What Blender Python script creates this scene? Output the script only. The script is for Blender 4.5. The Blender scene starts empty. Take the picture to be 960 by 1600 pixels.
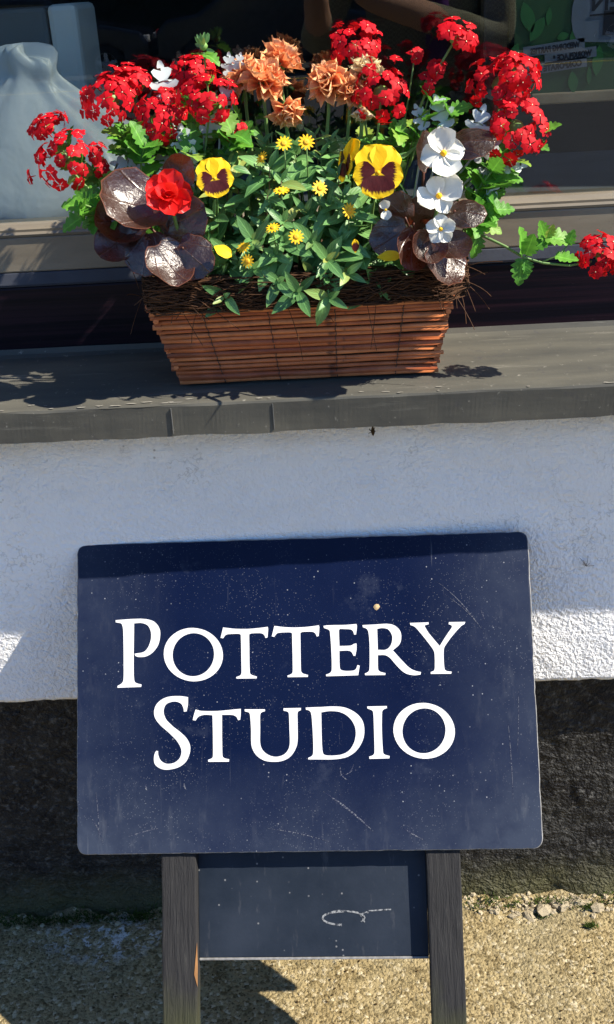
import bpy, math, random
from mathutils import Vector, Matrix, Quaternion, noise
rnd = random.Random(7)
R = math.radians
scene = bpy.context.scene
col = scene.collection

# ------------------------------------------------------------------ camera
cam_data = bpy.data.cameras.new('camera'); cam = bpy.data.objects.new('camera', cam_data); col.objects.link(cam)
scene.camera = cam
right = Vector((0.998483, 0.011191, -0.053909)); up = Vector((0.043513, 0.439529, 0.897174)); fwd = Vector((-0.033735, 0.898159, -0.438375))
cam.matrix_world = Matrix(((right.x, up.x, -fwd.x, -0.0000), (right.y, up.y, -fwd.y, -1.2907), (right.z, up.z, -fwd.z, 1.3305), (0, 0, 0, 1)))
cam_data.sensor_fit = 'VERTICAL'; cam_data.sensor_height = 24.0; cam_data.lens = 24.0 * 1700 / 1600
cam_data.clip_start = 0.02; cam_data.clip_end = 400
scene.render.resolution_x, scene.render.resolution_y = 614, 1024

# ------------------------------------------------------------------ sky, sun, exposure
SUN_AZ, SUN_EL = R(76.3), R(45)          # azimuth from the wall normal towards +X, elevation
sun_dir = Vector((math.sin(SUN_AZ)*math.cos(SUN_EL), -math.cos(SUN_AZ)*math.cos(SUN_EL), math.sin(SUN_EL)))
world = bpy.data.worlds.new('World'); scene.world = world; world.use_nodes = True
wn = world.node_tree
sky = wn.nodes.new('ShaderNodeTexSky'); sky.sky_type = 'NISHITA'; sky.sun_disc = False
sky.sun_elevation = SUN_EL; sky.sun_rotation = R(103.7); sky.air_density = 1.0; sky.dust_density = 0.0; sky.ozone_density = 9.0
bg = wn.nodes['Background']; bg.inputs['Strength'].default_value = 0.10
wn.links.new(sky.outputs[0], bg.inputs['Color'])
sun_data = bpy.data.lights.new('sun', 'SUN'); sun_data.energy = 5.0; sun_data.angle = R(0.53); sun_data.color = (1.0, 0.91, 0.77)
sun = bpy.data.objects.new('sun', sun_data); col.objects.link(sun)
sun.rotation_mode = 'QUATERNION'; sun.rotation_quaternion = sun_dir.to_track_quat('Z', 'Y'); sun.location = (3, -2, 5)
vs = scene.view_settings
vs.view_transform = 'Standard'; vs.look = 'None'; vs.gamma = 1.0; vs.use_curve_mapping = False; vs.exposure = 1.12

# ------------------------------------------------------------------ material helpers
class Mat:
    def __init__(s, name):
        s.m = bpy.data.materials.new(name); s.m.use_nodes = True; s.t = s.m.node_tree
        s.p = s.t.nodes['Principled BSDF']; s.out = s.t.nodes['Material Output']; s._tc = None
    def n(s, typ, **kw):
        x = s.t.nodes.new('ShaderNode' + typ)
        for k, v in kw.items(): setattr(x, k, v)
        return x
    def l(s, a, b): s.t.links.new(a, b)
    def co(s, kind='Object', scale=None):
        if not s._tc: s._tc = s.n('TexCoord')
        o = s._tc.outputs[kind]
        if scale:
            mp = s.n('Mapping'); s.l(o, mp.inputs[0]); mp.inputs['Scale'].default_value = scale; return mp.outputs[0]
        return o
    def noise(s, scale, detail=3, rough=.55, kind='Object', vscale=None, dist=0, color=False):
        x = s.n('TexNoise'); x.inputs['Scale'].default_value = scale; x.inputs['Detail'].default_value = detail
        x.inputs['Roughness'].default_value = rough; x.inputs['Distortion'].default_value = dist
        s.l(s.co(kind, vscale), x.inputs['Vector']); return x.outputs['Color' if color else 'Fac']
    def voro(s, scale, feature='F1', kind='Object', out='Distance', vscale=None):
        x = s.n('TexVoronoi'); x.feature = feature; x.inputs['Scale'].default_value = scale
        s.l(s.co(kind, vscale), x.inputs['Vector']); return x.outputs[out]
    def ramp(s, fac, stops, interp='LINEAR'):
        x = s.n('ValToRGB'); x.color_ramp.interpolation = interp; e = x.color_ramp.elements
        while len(e) < len(stops): e.new(.5)
        for q, (pos, c) in zip(e, stops):
            q.position = pos; q.color = (c, c, c, 1) if isinstance(c, (int, float)) else (*c, 1)
        s.l(fac, x.inputs[0]); return x.outputs[0]
    def mix(s, fac, a, b, mode='MIX'):
        x = s.n('Mix', data_type='RGBA', blend_type=mode)
        for sock, v in ((x.inputs[0], fac), (x.inputs[6], a), (x.inputs[7], b)):
            if isinstance(v, (int, float)): sock.default_value = v
            elif isinstance(v, tuple): sock.default_value = (*v, 1)
            else: s.l(v, sock)
        return x.outputs[2]
    def math(s, op, a, b=None, clamp=False):
        x = s.n('Math', operation=op, use_clamp=clamp)
        for sock, v in ((x.inputs[0], a), (x.inputs[1], b)):
            if v is None: continue
            if isinstance(v, (int, float)): sock.default_value = v
            else: s.l(v, sock)
        return x.outputs[0]
    def sep(s, vec):
        x = s.n('SeparateXYZ'); s.l(vec, x.inputs[0]); return x.outputs
    def rand(s):
        return s.n('ObjectInfo').outputs['Random']
    def bump(s, h, strength=.5, dist=.002, normal=None):
        x = s.n('Bump'); x.inputs['Strength'].default_value = strength; x.inputs['Distance'].default_value = dist
        s.l(h, x.inputs['Height'])
        if normal is not None: s.l(normal, x.inputs['Normal'])
        return x.outputs[0]
    def base(s, c):
        if isinstance(c, tuple): s.p.inputs['Base Color'].default_value = (*c, 1)
        else: s.l(c, s.p.inputs['Base Color'])
        return s
    def rough(s, r):
        if isinstance(r, (int, float)): s.p.inputs['Roughness'].default_value = r
        else: s.l(r, s.p.inputs['Roughness'])
        return s
    def spec(s, v): s.p.inputs['Specular IOR Level'].default_value = v; return s
    def coat(s, w, r): s.p.inputs['Coat Weight'].default_value = w; s.p.inputs['Coat Roughness'].default_value = r; return s
    def nrm(s, nn): s.l(nn, s.p.inputs['Normal']); return s
    def translucent(s, color, fac):
        tr = s.n('BsdfTranslucent'); mx = s.n('MixShader'); mx.inputs[0].default_value = fac
        if isinstance(color, tuple): tr.inputs[0].default_value = (*color, 1)
        else: s.l(color, tr.inputs[0])
        s.l(s.p.outputs[0], mx.inputs[1]); s.l(tr.outputs[0], mx.inputs[2]); s.l(mx.outputs[0], s.out.inputs[0]); return s

M = {}
def simple(name, c, r=.5, sp=.5, var=.25, scale=40, bump=0, bscale=200):
    a = Mat(name); nz = a.noise(scale, 4)
    a.base(a.mix(nz, tuple(x*(1-var) for x in c), tuple(min(1, x*(1+var)) for x in c))).rough(r).spec(sp)
    if bump: a.nrm(a.bump(a.noise(bscale, 3), bump, .002))
    M[name] = a.m; return a

def plantmat(name, c1, c2, tr=.3, rough=.45, veins=True, spec=.4, trc=None, old=None):
    a = Mat(name)
    cc = a.mix(a.rand(), c1, c2)
    if old:                                                # a few yellowing or withered leaves
        wn_ = a.n('TexWhiteNoise', noise_dimensions='1D'); a.l(a.rand(), wn_.inputs['W']); cc = a.mix(a.ramp(wn_.outputs['Value'], [(.86, 0), (.98, 1)]), cc, old)
    nz = a.noise(4, 3)
    cc = a.mix(a.math('MULTIPLY', nz, .4), cc, tuple(x*1.5 for x in c2))
    uv = a.sep(a.co('UV'))
    if veins:
        d = a.math('ABSOLUTE', a.math('SUBTRACT', uv[0], .5))
        w = a.n('TexWave'); w.inputs['Scale'].default_value = 3.2; w.inputs['Distortion'].default_value = .6; w.bands_direction = 'DIAGONAL'
        cmb = a.n('CombineXYZ'); a.l(d, cmb.inputs[0]); a.l(a.math('MULTIPLY', uv[1], -1.0), cmb.inputs[1]); a.l(cmb.outputs[0], w.inputs['Vector'])
        mid = a.ramp(d, [(0, 1), (.06, 0)])
        cc = a.mix(a.math('MULTIPLY', mid, .5), cc, tuple(min(1, x*2.2) for x in c2))
        a.nrm(a.bump(a.math('ADD', w.outputs['Fac'], a.noise(7, 2)), .14, .0010))
    a.base(cc).rough(rough).spec(spec)
    a.translucent(a.mix(.5, cc, trc or tuple(min(1, x*1.6) for x in c2)), tr)
    M[name] = a.m

# ------------------------------------------------------------------ object helpers
def mesh(name, verts, faces, mats, smooth=True, idx=None, uvs=None):
    me = bpy.data.meshes.new(name); me.from_pydata([tuple(v) for v in verts], [], faces)
    for m in (mats if isinstance(mats, (list, tuple)) else [mats]): me.materials.append(M[m] if isinstance(m, str) else m)
    if idx: me.polygons.foreach_set('material_index', idx)
    if smooth: me.polygons.foreach_set('use_smooth', [True]*len(me.polygons))
    if uvs:
        uv = me.uv_layers.new(name='UVMap')
        for lp in me.loops: uv.data[lp.index].uv = uvs[lp.vertex_index]
    me.update(); return me
def link(name, data, parent=None, mtx=None):
    o = bpy.data.objects.new(name, data); col.objects.link(o)
    if parent: o.parent = parent
    if mtx is not None: o.matrix_local = mtx
    return o
def tag(o, label=None, cat=None, group=None, kind=None):
    for k, v in (('label', label), ('category', cat), ('group', group), ('kind', kind)):
        if v: o[k] = v
    return o
def thing(name, loc, label, cat, group=None, rz=0):
    o = bpy.data.objects.new(name, None); col.objects.link(o); o.location = loc; o.rotation_euler.z = rz
    o.empty_display_size = .05
    return tag(o, label, cat, group)
class MB:
    """collects shapes for one mesh"""
    def __init__(s): s.v = []; s.f = []; s.i = []
    def add(s, v, f, i=0):
        o = len(s.v); s.v += [tuple(x) for x in v]; s.f += [tuple(a+o for a in q) for q in f]; s.i += [i]*len(f); return s
    def box(s, a, b, i=0):
        (x0, y0, z0), (x1, y1, z1) = a, b
        return s.add([(x0,y0,z0),(x1,y0,z0),(x1,y1,z0),(x0,y1,z0),(x0,y0,z1),(x1,y0,z1),(x1,y1,z1),(x0,y1,z1)],
                     [(0,3,2,1),(4,5,6,7),(0,1,5,4),(1,2,6,5),(2,3,7,6),(3,0,4,7)], i)
    def tube(s, pts, rad, sides=6, i=0, cap=True):
        v, f = tube(pts, rad, sides, cap); return s.add(v, f, i)
    def prism(s, poly, y0, y1, i=0):           # poly in (x, z), extruded along y
        n = len(poly)
        v = [(x, y0, z) for x, z in poly] + [(x, y1, z) for x, z in poly]
        f = [tuple(range(n)), tuple(range(2*n-1, n-1, -1))] + [((k+1) % n, k, k+n, (k+1) % n + n) for k in range(n)]
        return s.add(v, f, i)
    def xsweep(s, prof, x0, x1, i=0):           # closed profile in (y, z), extruded along x
        n = len(prof)
        v = [(x0, y, z) for y, z in prof] + [(x1, y, z) for y, z in prof]
        f = [tuple(range(n)), tuple(range(2*n-1, n-1, -1))] + [((k+1) % n, k, k+n, (k+1) % n + n) for k in range(n)]
        return s.add(v, f, i)
    def build(s, name, mats, parent=None, mtx=None, smooth=False, bevel=0, seg=2):
        me = mesh(name, s.v, s.f, mats, smooth, s.i if any(s.i) else None)
        o = link(name, me, parent, mtx)
        if bevel:
            b = o.modifiers.new('bevel', 'BEVEL'); b.width = bevel; b.segments = seg; b.limit_method = 'ANGLE'; b.angle_limit = R(40)
        return o
def tube(pts, rad, sides=6, cap=True):
    pts = [Vector(p) for p in pts]; n = len(pts)
    if not isinstance(rad, (list, tuple)): rad = [rad]*n
    v = []; f = []
    t0 = (pts[1]-pts[0]).normalized(); ref = t0.orthogonal().normalized()
    for k, p in enumerate(pts):
        t = (pts[min(k+1, n-1)] - pts[max(k-1, 0)]).normalized()
        ref = (ref - t*ref.dot(t)); ref = ref.normalized() if ref.length > 1e-6 else t.orthogonal().normalized()
        b = t.cross(ref)
        for j in range(sides):
            a = 2*math.pi*j/sides; v.append(p + (ref*math.cos(a) + b*math.sin(a))*rad[k])
    for k in range(n-1):
        for j in range(sides):
            a, b2 = k*sides+j, k*sides+(j+1) % sides
            f.append((a, b2, b2+sides, a+sides))
    if cap: f.append(tuple(range(sides-1, -1, -1))); f.append(tuple(range((n-1)*sides, n*sides)))
    return v, f
def bez(p0, p1, p2, n=7):
    p0, p1, p2 = Vector(p0), Vector(p1), Vector(p2)
    return [p0*(1-t)**2 + p1*2*t*(1-t) + p2*t*t for t in [k/(n-1) for k in range(n)]]
def frame(pos, yaxis, zaxis, scale=1.0):
    y = Vector(yaxis).normalized(); z = Vector(zaxis); z = z - y*z.dot(y)
    z = z.normalized() if z.length > 1e-5 else y.orthogonal().normalized()
    x = y.cross(z); sc = scale if isinstance(scale, tuple) else (scale,)*3
    return Matrix(((x.x*sc[0], y.x*sc[1], z.x*sc[2], pos[0]), (x.y*sc[0], y.y*sc[1], z.y*sc[2], pos[1]), (x.z*sc[0], y.z*sc[1], z.z*sc[2], pos[2]), (0,0,0,1)))
def jit(a): return Vector((rnd.uniform(-a, a), rnd.uniform(-a, a), rnd.uniform(-a, a)))
def fbm(x, y, z, o=3):
    return noise.fractal(Vector((x, y, z)), 1.0, 2.0, o)

# ------------------------------------------------------------------ materials of the setting
a = Mat('white_render')        # weathered white masonry paint over roughcast
big = a.noise(6, 4); spk = a.noise(260, 2)
sx = a.sep(a.co('Object'))
cc = a.mix(a.ramp(big, [(.35, 0), (.7, 1)]), (.91, .905, .895), (.88, .88, .88))
dirt = a.math('MULTIPLY', a.ramp(a.noise(3.2, 5, .65, vscale=(1, 1, 2.5)), [(.5, 0), (.75, 1)]), .22)
cc = a.mix(dirt, cc, (.52, .5, .46))
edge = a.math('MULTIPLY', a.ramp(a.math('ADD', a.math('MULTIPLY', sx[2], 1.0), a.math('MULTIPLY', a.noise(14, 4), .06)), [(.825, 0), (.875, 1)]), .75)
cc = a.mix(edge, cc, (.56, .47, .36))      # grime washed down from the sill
cc = a.mix(a.math('MULTIPLY', a.ramp(spk, [(.74, 0), (.78, 1)]), .6), cc, (.22, .2, .18))
vs_ = a.math('MULTIPLY', a.ramp(a.voro(55), [(.05, 1), (.12, 0)]), a.math('MULTIPLY', a.ramp(a.sep(a.voro(55, out='Color'))[0], [(.80, 0), (.84, 1)]), a.ramp(a.noise(5, 3), [(.42, 0), (.6, 1)])))
cc = a.mix(a.math('MULTIPLY', vs_, .7), cc, (.15, .12, .10))
crk = a.math('MULTIPLY', a.ramp(a.math('ABSOLUTE', a.math('SUBTRACT', a.noise(7, 5, .7), .5)), [(.0, 1), (.006, 0)]), a.ramp(a.noise(4, 2), [(.52, 0), (.6, .45)]))
cc = a.mix(crk, cc, (.35, .32, .28))
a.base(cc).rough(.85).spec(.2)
h1 = a.noise(190, 2, .5); h2 = a.noise(520, 2, .5); h3 = a.noise(60, 3)
a.nrm(a.bump(a.math('ADD', a.math('MULTIPLY', h2, .35), a.math('ADD', h1, a.math('MULTIPLY', h3, .35))), .9, .0050))
M['white_render'] = a.m
a = Mat('black_plinth')
n1 = a.noise(22, 5, .6)
cc = a.mix(a.ramp(n1, [(.35, 0), (.65, 1)]), (.006, .006, .0075), (.026, .026, .025))
cc = a.mix(a.ramp(a.noise(90, 4, .7), [(.52, 0), (.70, .9)]), cc, (.105, .104, .098))
sx = a.sep(a.co('Object'))
low = a.math('MULTIPLY', a.ramp(a.math('ADD', sx[2], a.math('MULTIPLY', a.noise(25, 4), .07)), [(.05, 1), (.12, 0)]), .75)
cc = a.mix(low, cc, (.075, .072, .03))
a.base(cc).rough(.6).spec(.25)
a.nrm(a.bump(a.math('ADD', a.noise(95, 3, .55, dist=.6), a.math('MULTIPLY', a.noise(260, 2), .35)), 1.0, .010))
M['black_plinth'] = a.m
a = Mat('pavement')
v1 = a.voro(190, out='Color'); agg = a.sep(v1)[0]
n1 = a.noise(11, 5, .65); n2 = a.noise(230, 4, .65); n3 = a.noise(55, 4, .65)
cc = a.mix(a.ramp(n1, [(.3, 0), (.7, 1)]), (.29, .222, .108), (.40, .325, .178))
cc = a.mix(a.ramp(agg, [(.10, .8), (.30, 0)]), cc, (.13, .095, .04))
cc = a.mix(a.ramp(agg, [(.80, 0), (.95, .7)]), cc, (.62, .54, .37))
cc = a.mix(a.ramp(n2, [(.36, .95), (.46, 0)]), cc, (.06, .045, .020))
cc = a.mix(a.ramp(n3, [(.5, 0), (.75, .7)]), cc, (.20, .165, .085))
cc = a.mix(a.ramp(a.noise(5, 4, .6), [(.5, 0), (.75, .6)]), cc, (.24, .21, .13))
xy = a.sep(a.co('Object'))
px_ = a.math('ADD', a.math('ABSOLUTE', a.math('ADD', xy[0], .40)), a.math('MULTIPLY', a.math('ABSOLUTE', a.math('ADD', xy[1], .055)), 2.2))
lich = a.math('MULTIPLY', a.ramp(a.noise(46, 5, .75), [(.52, 0), (.56, 1)]), a.ramp(px_, [(.06, 1), (.16, 0)]))
cc = a.mix(lich, cc, (.66, .64, .60))      # pale lichen patch by the wall
a.base(cc).rough(.9).spec(.15)
a.nrm(a.bump(a.math('ADD', a.math('MULTIPLY', a.voro(190), -.45), a.math('ADD', n2, a.math('MULTIPLY', n3, .8))), 1.0, .0065))
M['pavement'] = a.m
simple('lichen', (.55, .53, .48), .95, .1, .3, 300, .6, 500)
simple('asphalt', (.10, .10, .10), .9, .2, .3, 3)
simple('kerbstone', (.35, .33, .30), .85, .2)
simple('yellow_paint', (.55, .40, .06), .7, .3)
a = Mat('sill_paint')          # slate grey gloss paint, chalky and chipped
n1 = a.noise(7, 5, .6, vscale=(.5, 3, 3)); n2 = a.noise(120, 4, .7)
cc = a.mix(a.ramp(n1, [(.35, 0), (.7, 1)]), (.058, .058, .052), (.102, .098, .080))
cc = a.mix(a.ramp(n2, [(.64, 0), (.74, .6)]), cc, (.30, .29, .25))
cc = a.mix(a.ramp(a.noise(45, 5, .7), [(.60, 0), (.72, .7)]), cc, (.05, .05, .055))
cc = a.mix(a.ramp(a.noise(28, 6, .75, vscale=(.12, 1.4, 1.4)), [(.58, 0), (.72, .7)]), cc, (.21, .20, .17))
cc = a.mix(a.ramp(a.noise(20, 6, .75, vscale=(1, 1, .25)), [(.62, 0), (.72, .6)]), cc, (.045, .045, .05))
nx = a.sep(a.n('NewGeometry').outputs['Normal'])
a.base(cc).rough(a.mix(n1, (.5, .5, .5), (.65, .65, .65))).spec(.22)
a.nrm(a.bump(a.math('ADD', n2, a.noise(25, 3, vscale=(.2, 2, 2))), .2, .0012))
M['sill_paint'] = a.m
a = Mat('dark_gloss')          # near-black burgundy gloss with brush streaks
n1 = a.noise(30, 4, .6, vscale=(.06, 1, 3.2)); n2 = a.noise(150, 3, .6)
cc = a.mix(a.ramp(n1, [(.42, 0), (.62, 1)]), (.003, .0025, .006), (.016, .007, .012))
cc = a.mix(a.ramp(n2, [(.74, 0), (.78, .5)]), cc, (.12, .10, .11))
a.base(cc).rough(.36).spec(.16)
a.nrm(a.bump(a.noise(60, 3, .6, vscale=(.03, 1, 3)), .3, .0012))
M['dark_gloss'] = a.m
a = Mat('rail_paint')          # faded taupe paint of the window rail
n1 = a.noise(12, 5, .65, vscale=(.4, 1, 1.6))
cc = a.mix(a.ramp(n1, [(.3, 0), (.7, 1)]), (.15, .128, .094), (.23, .20, .15))
cc = a.mix(a.ramp(a.noise(160, 3), [(.7, 0), (.76, .5)]), cc, (.07, .06, .05))
a.base(cc).rough(.30).spec(.5).nrm(a.bump(a.noise(90, 4, vscale=(.15, 1, 1)), .25, .001))
M['rail_paint'] = a.m
a = simple('bead_paint', (.045, .05, .065), .5, .2, .3, 30, .2, 90)
a = Mat('glass')
geo_ = a.n('NewGeometry'); dt = a.n('VectorMath', operation='DOT_PRODUCT'); a.l(geo_.outputs['Normal'], dt.inputs[0]); a.l(geo_.outputs['Incoming'], dt.inputs[1])
fr = a.math('ADD', .043, a.math('MULTIPLY', .957, a.math('POWER', a.math('SUBTRACT', 1.0, a.math('ABSOLUTE', dt.outputs['Value'])), 5.0)), True)
gl = a.n('BsdfGlossy'); gl.inputs['Roughness'].default_value = .0; gl.inputs[0].default_value = (.95, .97, 1, 1)
tr = a.n('BsdfTransparent'); tr.inputs[0].default_value = (.90, .93, .92, 1)
mx = a.n('MixShader'); a.l(fr, mx.inputs[0]); a.l(tr.outputs[0], mx.inputs[1]); a.l(gl.outputs[0], mx.inputs[2]); a.l(mx.outputs[0], a.out.inputs[0])
M['glass'] = a.m
simple('interior_dark', (.035, .033, .035), .8, .2)
simple('shelf_grey', (.15, .16, .175), .6, .3, .25, 14)

XL, XR = -2.6, 2.6
# ------------------------------------------------------------------ pavement, kerb, road
def grid(xs, ys, fn): 
    v = [fn(x, y) for y in ys for x in xs]; nx = len(xs)
    f = [(j*nx+i, j*nx+i+1, (j+1)*nx+i+1, (j+1)*nx+i) for j in range(len(ys)-1) for i in range(nx-1)]
    return v, f
def arange(a, b, n): return [a + (b-a)*k/n for k in range(n+1)]
def pave_z(x, y):
    z = .004*fbm(x*4, y*4, 2) + .0022*fbm(x*22, y*22, 5) + .0009*fbm(x*90, y*90, 1)
    edge = max(0, 1-abs(y-.002)/.045)                       # broken joint along the wall
    z += edge*(.010*fbm(x*30, y*30, 8, 4) + (.004 if x > .1 else -.004))
    return z
xs = arange(-30, -.75, 14)[:-1] + arange(-.75, .6, 330) + arange(.6, 30, 14)[1:]
ys = arange(-2.6, -.36, 10)[:-1] + arange(-.36, .06, 120)
v, f = grid(xs, ys, lambda x, y: (x, y, pave_z(x, y) if -1 < x < 1 else 0))
o = link('pavement', mesh('pavement', v, f, 'pavement')); tag(o, kind='structure')
mb = MB().box((-30, -2.75, -.3), (30, -2.604, .005)); o = mb.build('kerb', 'kerbstone', bevel=.015); tag(o, kind='structure')
v, f = grid(arange(-60, 60, 2), arange(-120, -2.7, 2), lambda x, y: (x, y, -.12))
o = link('road', mesh('road', v, f, 'asphalt', False)); tag(o, kind='structure')
o = MB().box((-60, -17.9, -.13), (60, -17.75, -.114)).build('road_line', 'yellow_paint'); tag(o, kind='structure')

# ------------------------------------------------------------------ rendered wall with plinth
WY = -.015                                # face of the white render; the sill oversails it by 7.5 cm
ZP, ZS = .4269, .8522
wall = thing('rendered_wall', (0, .1, 0), 'white roughcast wall below the window sill with black painted plinth', 'wall')
def loc0(t): return Matrix.Translation(-Vector(t.location))
def wall_y(x, z): return WY-.0016*fbm(x*9, z*9, 3) - .0009*fbm(x*55, z*55, 6)
xs = arange(XL, -.62, 6)[:-1] + arange(-.62, .55, 260) + arange(.55, XR, 6)[1:]
zs = arange(ZP, ZS+.012, 90)
def wfn(x, z):
    if z == ZP: z = ZP - .0035*fbm(x*26, 1, 4, 4) - .002*max(0, fbm(x*120, 3, 3))
    return (x, wall_y(x, z), z)
v, f = grid(xs, zs, wfn); nx = len(xs)
k0 = len(v); v += [(v[i][0], .031, v[i][2]+.002) for i in range(nx)]       # underside of the render
f += [(i+1, i, k0+i, k0+i+1) for i in range(nx-1)]
link('white_render', mesh('white_render', v, f, 'white_render'), wall, loc0(wall))
PY = .0120
def plinth_y(x, z):
    y = PY - .003*fbm(x*10, z*10, 11, 4) - .0022*fbm(x*45, z*45, 4, 3)
    y -= .016*max(0, 1-z/.05)*(0.6+.6*fbm(x*12, 1, 2))     # render bulges where it meets the pavement
    return y
xs2 = arange(XL, -.7, 5)[:-1] + arange(-.7, .6, 300) + arange(.6, XR, 5)[1:]
v, f = grid(xs2, arange(-.03, ZP+.02, 110), lambda x, z: (x, plinth_y(x, z), z))
link('plinth', mesh('plinth', v, f, 'black_plinth'), wall, loc0(wall))
mb = MB().box((XL, .034, -.03), (XR, .36, ZS)); mb.box((XL, WY, ZS+.013), (-1.505, .36, 3.1)); mb.box((1.405, WY, ZS+.013), (XR, .36, 3.1)); mb.box((-1.504, WY+.001, 2.35), (1.404, .36, 3.1)); mb.box((-1.504, .09, ZS+.02), (-1.352, .36, 2.349)); mb.box((1.202, .09, ZS+.02), (1.404, .36, 2.349))
mb.build('masonry', 'white_render', wall, loc0(wall))

# ------------------------------------------------------------------ window sill
sill = thing('window_sill', (0, -.05, ZS), 'slate grey painted sill with chipped front edge under the shop window', 'sill')
ZT = .8925
prof = [(-.090, ZS), (-.0908, ZT-.0030), (-.0898, ZT-.0006), (-.0865, ZT+.0004), (-.02, ZT+.0050), (.05, ZT+.0098), (.078, ZT+.0124), (.0855, ZT+.0155), (.0885, ZT+.022), (.0885, ZS-.01), (-.008, ZS-.01), (-.0105, ZS)]
xs = arange(-1.5, -.5, 4)[:-1] + arange(-.5, .45, 190) + arange(.45, 1.4, 4)[1:]
v = []; f = []; n = len(prof)
for x in xs:
    for q, (y, z) in enumerate(prof):
        w = .0012*fbm(x*14, q*.7, 5) if q in (0, 1, 2, 3) else .0005*fbm(x*7, q, 3)
        v.append((x, y + (w if q < 4 else 0), z + w*(.8 if q else 1.6)))
for i in range(len(xs)-1):
    for q in range(n): f.append((i*n+q, i*n+(q+1) % n, (i+1)*n+(q+1) % n, (i+1)*n+q))
so = link('sill_board', mesh('sill_board', v, f, 'sill_paint', False), sill, loc0(sill))
# paint chips showing pale primer along the sill nose, and two butt joints in the front face
simple('joint_filler', (.13, .13, .125), .85, .2, .3, 90); simple('primer', (.24, .23, .20), .85, .2, .4, 200); g3 = random.Random(3)
mb = MB()
for k in range(30):
    x = g3.gauss(-.25, .06) if g3.random() < .5 else g3.uniform(-.42, .33); L = g3.uniform(.0015, .007)*(1 if g3.random() < .8 else 2.2); y = -.0885+g3.uniform(-.0006, .016)*g3.random(); z = ZT+.0011+(y+.0885)*.07
    n_ = 7; pts = [Vector((x+L*math.cos(6.283*q/n_)*g3.uniform(.5, 1.1), y+.0016*math.sin(6.283*q/n_)*g3.uniform(.4, 1.2), z)) for q in range(n_)]
    mb.add(pts, [tuple(range(n_))])
tag(mb.build('paint_chips', 'primer', sill, loc0(sill)), kind='stuff')
for xj in (-.198, -.078): MB().box((xj, -.0919, ZS+.004), (xj+.0008, -.0905, ZT-.0045)).build('butt_joint', 'joint_filler', sill, loc0(sill))
# flaking caulk lumps under the front edge
simple('caulk', (.55, .52, .46), .9, .2, .3, 200)
mb = MB()
for k in range(26):
    x = rnd.uniform(-.42, .33); r0 = rnd.uniform(.0012, .0032)
    c = Vector((x, -.0865, ZS-.0005)); nv = []
    for q in range(10):
        d = Vector((rnd.gauss(0, 1.8), rnd.gauss(0, 1), rnd.gauss(0, .8))).normalized(); nv.append(c + Vector((d.x*r0*2, d.y*r0, d.z*r0)))
    for q in range(0, 9, 3): mb.add([nv[q], nv[q+1], nv[(q+2) % 10], nv[(q+5) % 10]], [(0, 1, 2), (0, 2, 3), (0, 3, 1), (1, 3, 2)])
tag(mb.build('caulk_crumbs', 'caulk', sill, loc0(sill)), kind='stuff')

# ------------------------------------------------------------------ shop window frame and glass
win = thing('shop_window', (0, .1, .915), 'wooden shop window with dark burgundy base board and taupe bottom rail', 'window')
X0, X1 = -1.35, 1.2
MB().box((X0, .0895, .895), (X1, .129, .9960)).build('base_board', 'dark_gloss', win, loc0(win), bevel=.003)
MB().xsweep([(.0875, .9964), (.086, 1.000), (.0885, 1.0148), (.129, 1.0148), (.129, .9964)], X0, X1).build('drip_bead', 'bead_paint', win, loc0(win), bevel=.0012)
MB().box((X0, .0885, 1.0152), (X1, .125, 1.0595)).build('bottom_rail', 'rail_paint', win, loc0(win), bevel=.002)
MB().xsweep([(.0870, 1.0599), (.0855, 1.063), (.0875, 1.066), (.0872, 1.069), (.0895, 1.071), (.093, 1.0748), (.100, 1.0758), (.125, 1.0758), (.125, 1.0599)], X0, X1).build('glazing_moulding', 'rail_paint', win, loc0(win), smooth=False)
MB().box((X0, .088, 1.0763), (X0+.06, .125, 2.35)).build('jamb', 'rail_paint', win, loc0(win), bevel=.003)
MB().box((X1-.06, .088, 1.0763), (X1, .125, 2.35)).build('jamb', 'rail_paint', win, loc0(win), bevel=.003)
MB().box((X0+.061, .088, 2.28), (X1-.061, .125, 2.35)).build('head_rail', 'rail_paint', win, loc0(win), bevel=.003)
MB().box((X0+.05, .102, 1.071), (X1-.05, .106, 2.29)).build('pane', 'glass', win, loc0(win))

# ------------------------------------------------------------------ inside the shop
inner = MB()
inner.add([(X0,.36,1.0),(X1,.36,1.0),(X1,3,1.0),(X0,3,1.0)], [(0,1,2,3)])
inner.add([(X0,3,0),(X1,3,0),(X1,3,2.6),(X0,3,2.6)], [(0,1,2,3)])
inner.add([(X0,.1295,.9),(X0,3,.9),(X0,3,2.6),(X0,.1295,2.6)], [(0,1,2,3)])
inner.add([(X1,.1295,.9),(X1,3,.9),(X1,3,2.6),(X1,.1295,2.6)], [(3,2,1,0)])
inner.add([(X0,.126,2.4),(X1,.126,2.4),(X1,3,2.4),(X0,3,2.4)], [(3,2,1,0)])
tag(inner.build('shop_interior', 'interior_dark'), kind='structure')
o = MB().box((X0+.002, .1295, 1.035), (X1-.002, .56, 1.0575)).build('display_shelf', 'shelf_grey', bevel=.004)
tag(o, 'grey display shelf just inside the shop window glass', 'shelf')

# ------------------------------------------------------------------ things behind the glass
a = Mat('sack_plastic'); n1 = a.noise(14, 4, .6)
cc = a.mix(n1, (.38, .45, .49), (.60, .65, .67))
a.base(cc).rough(.4).spec(.4).nrm(a.bump(a.noise(9, 4, .5, dist=.2), .6, .02)); a.translucent((.5, .58, .62), .25)
M['sack_plastic'] = a.m
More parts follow.
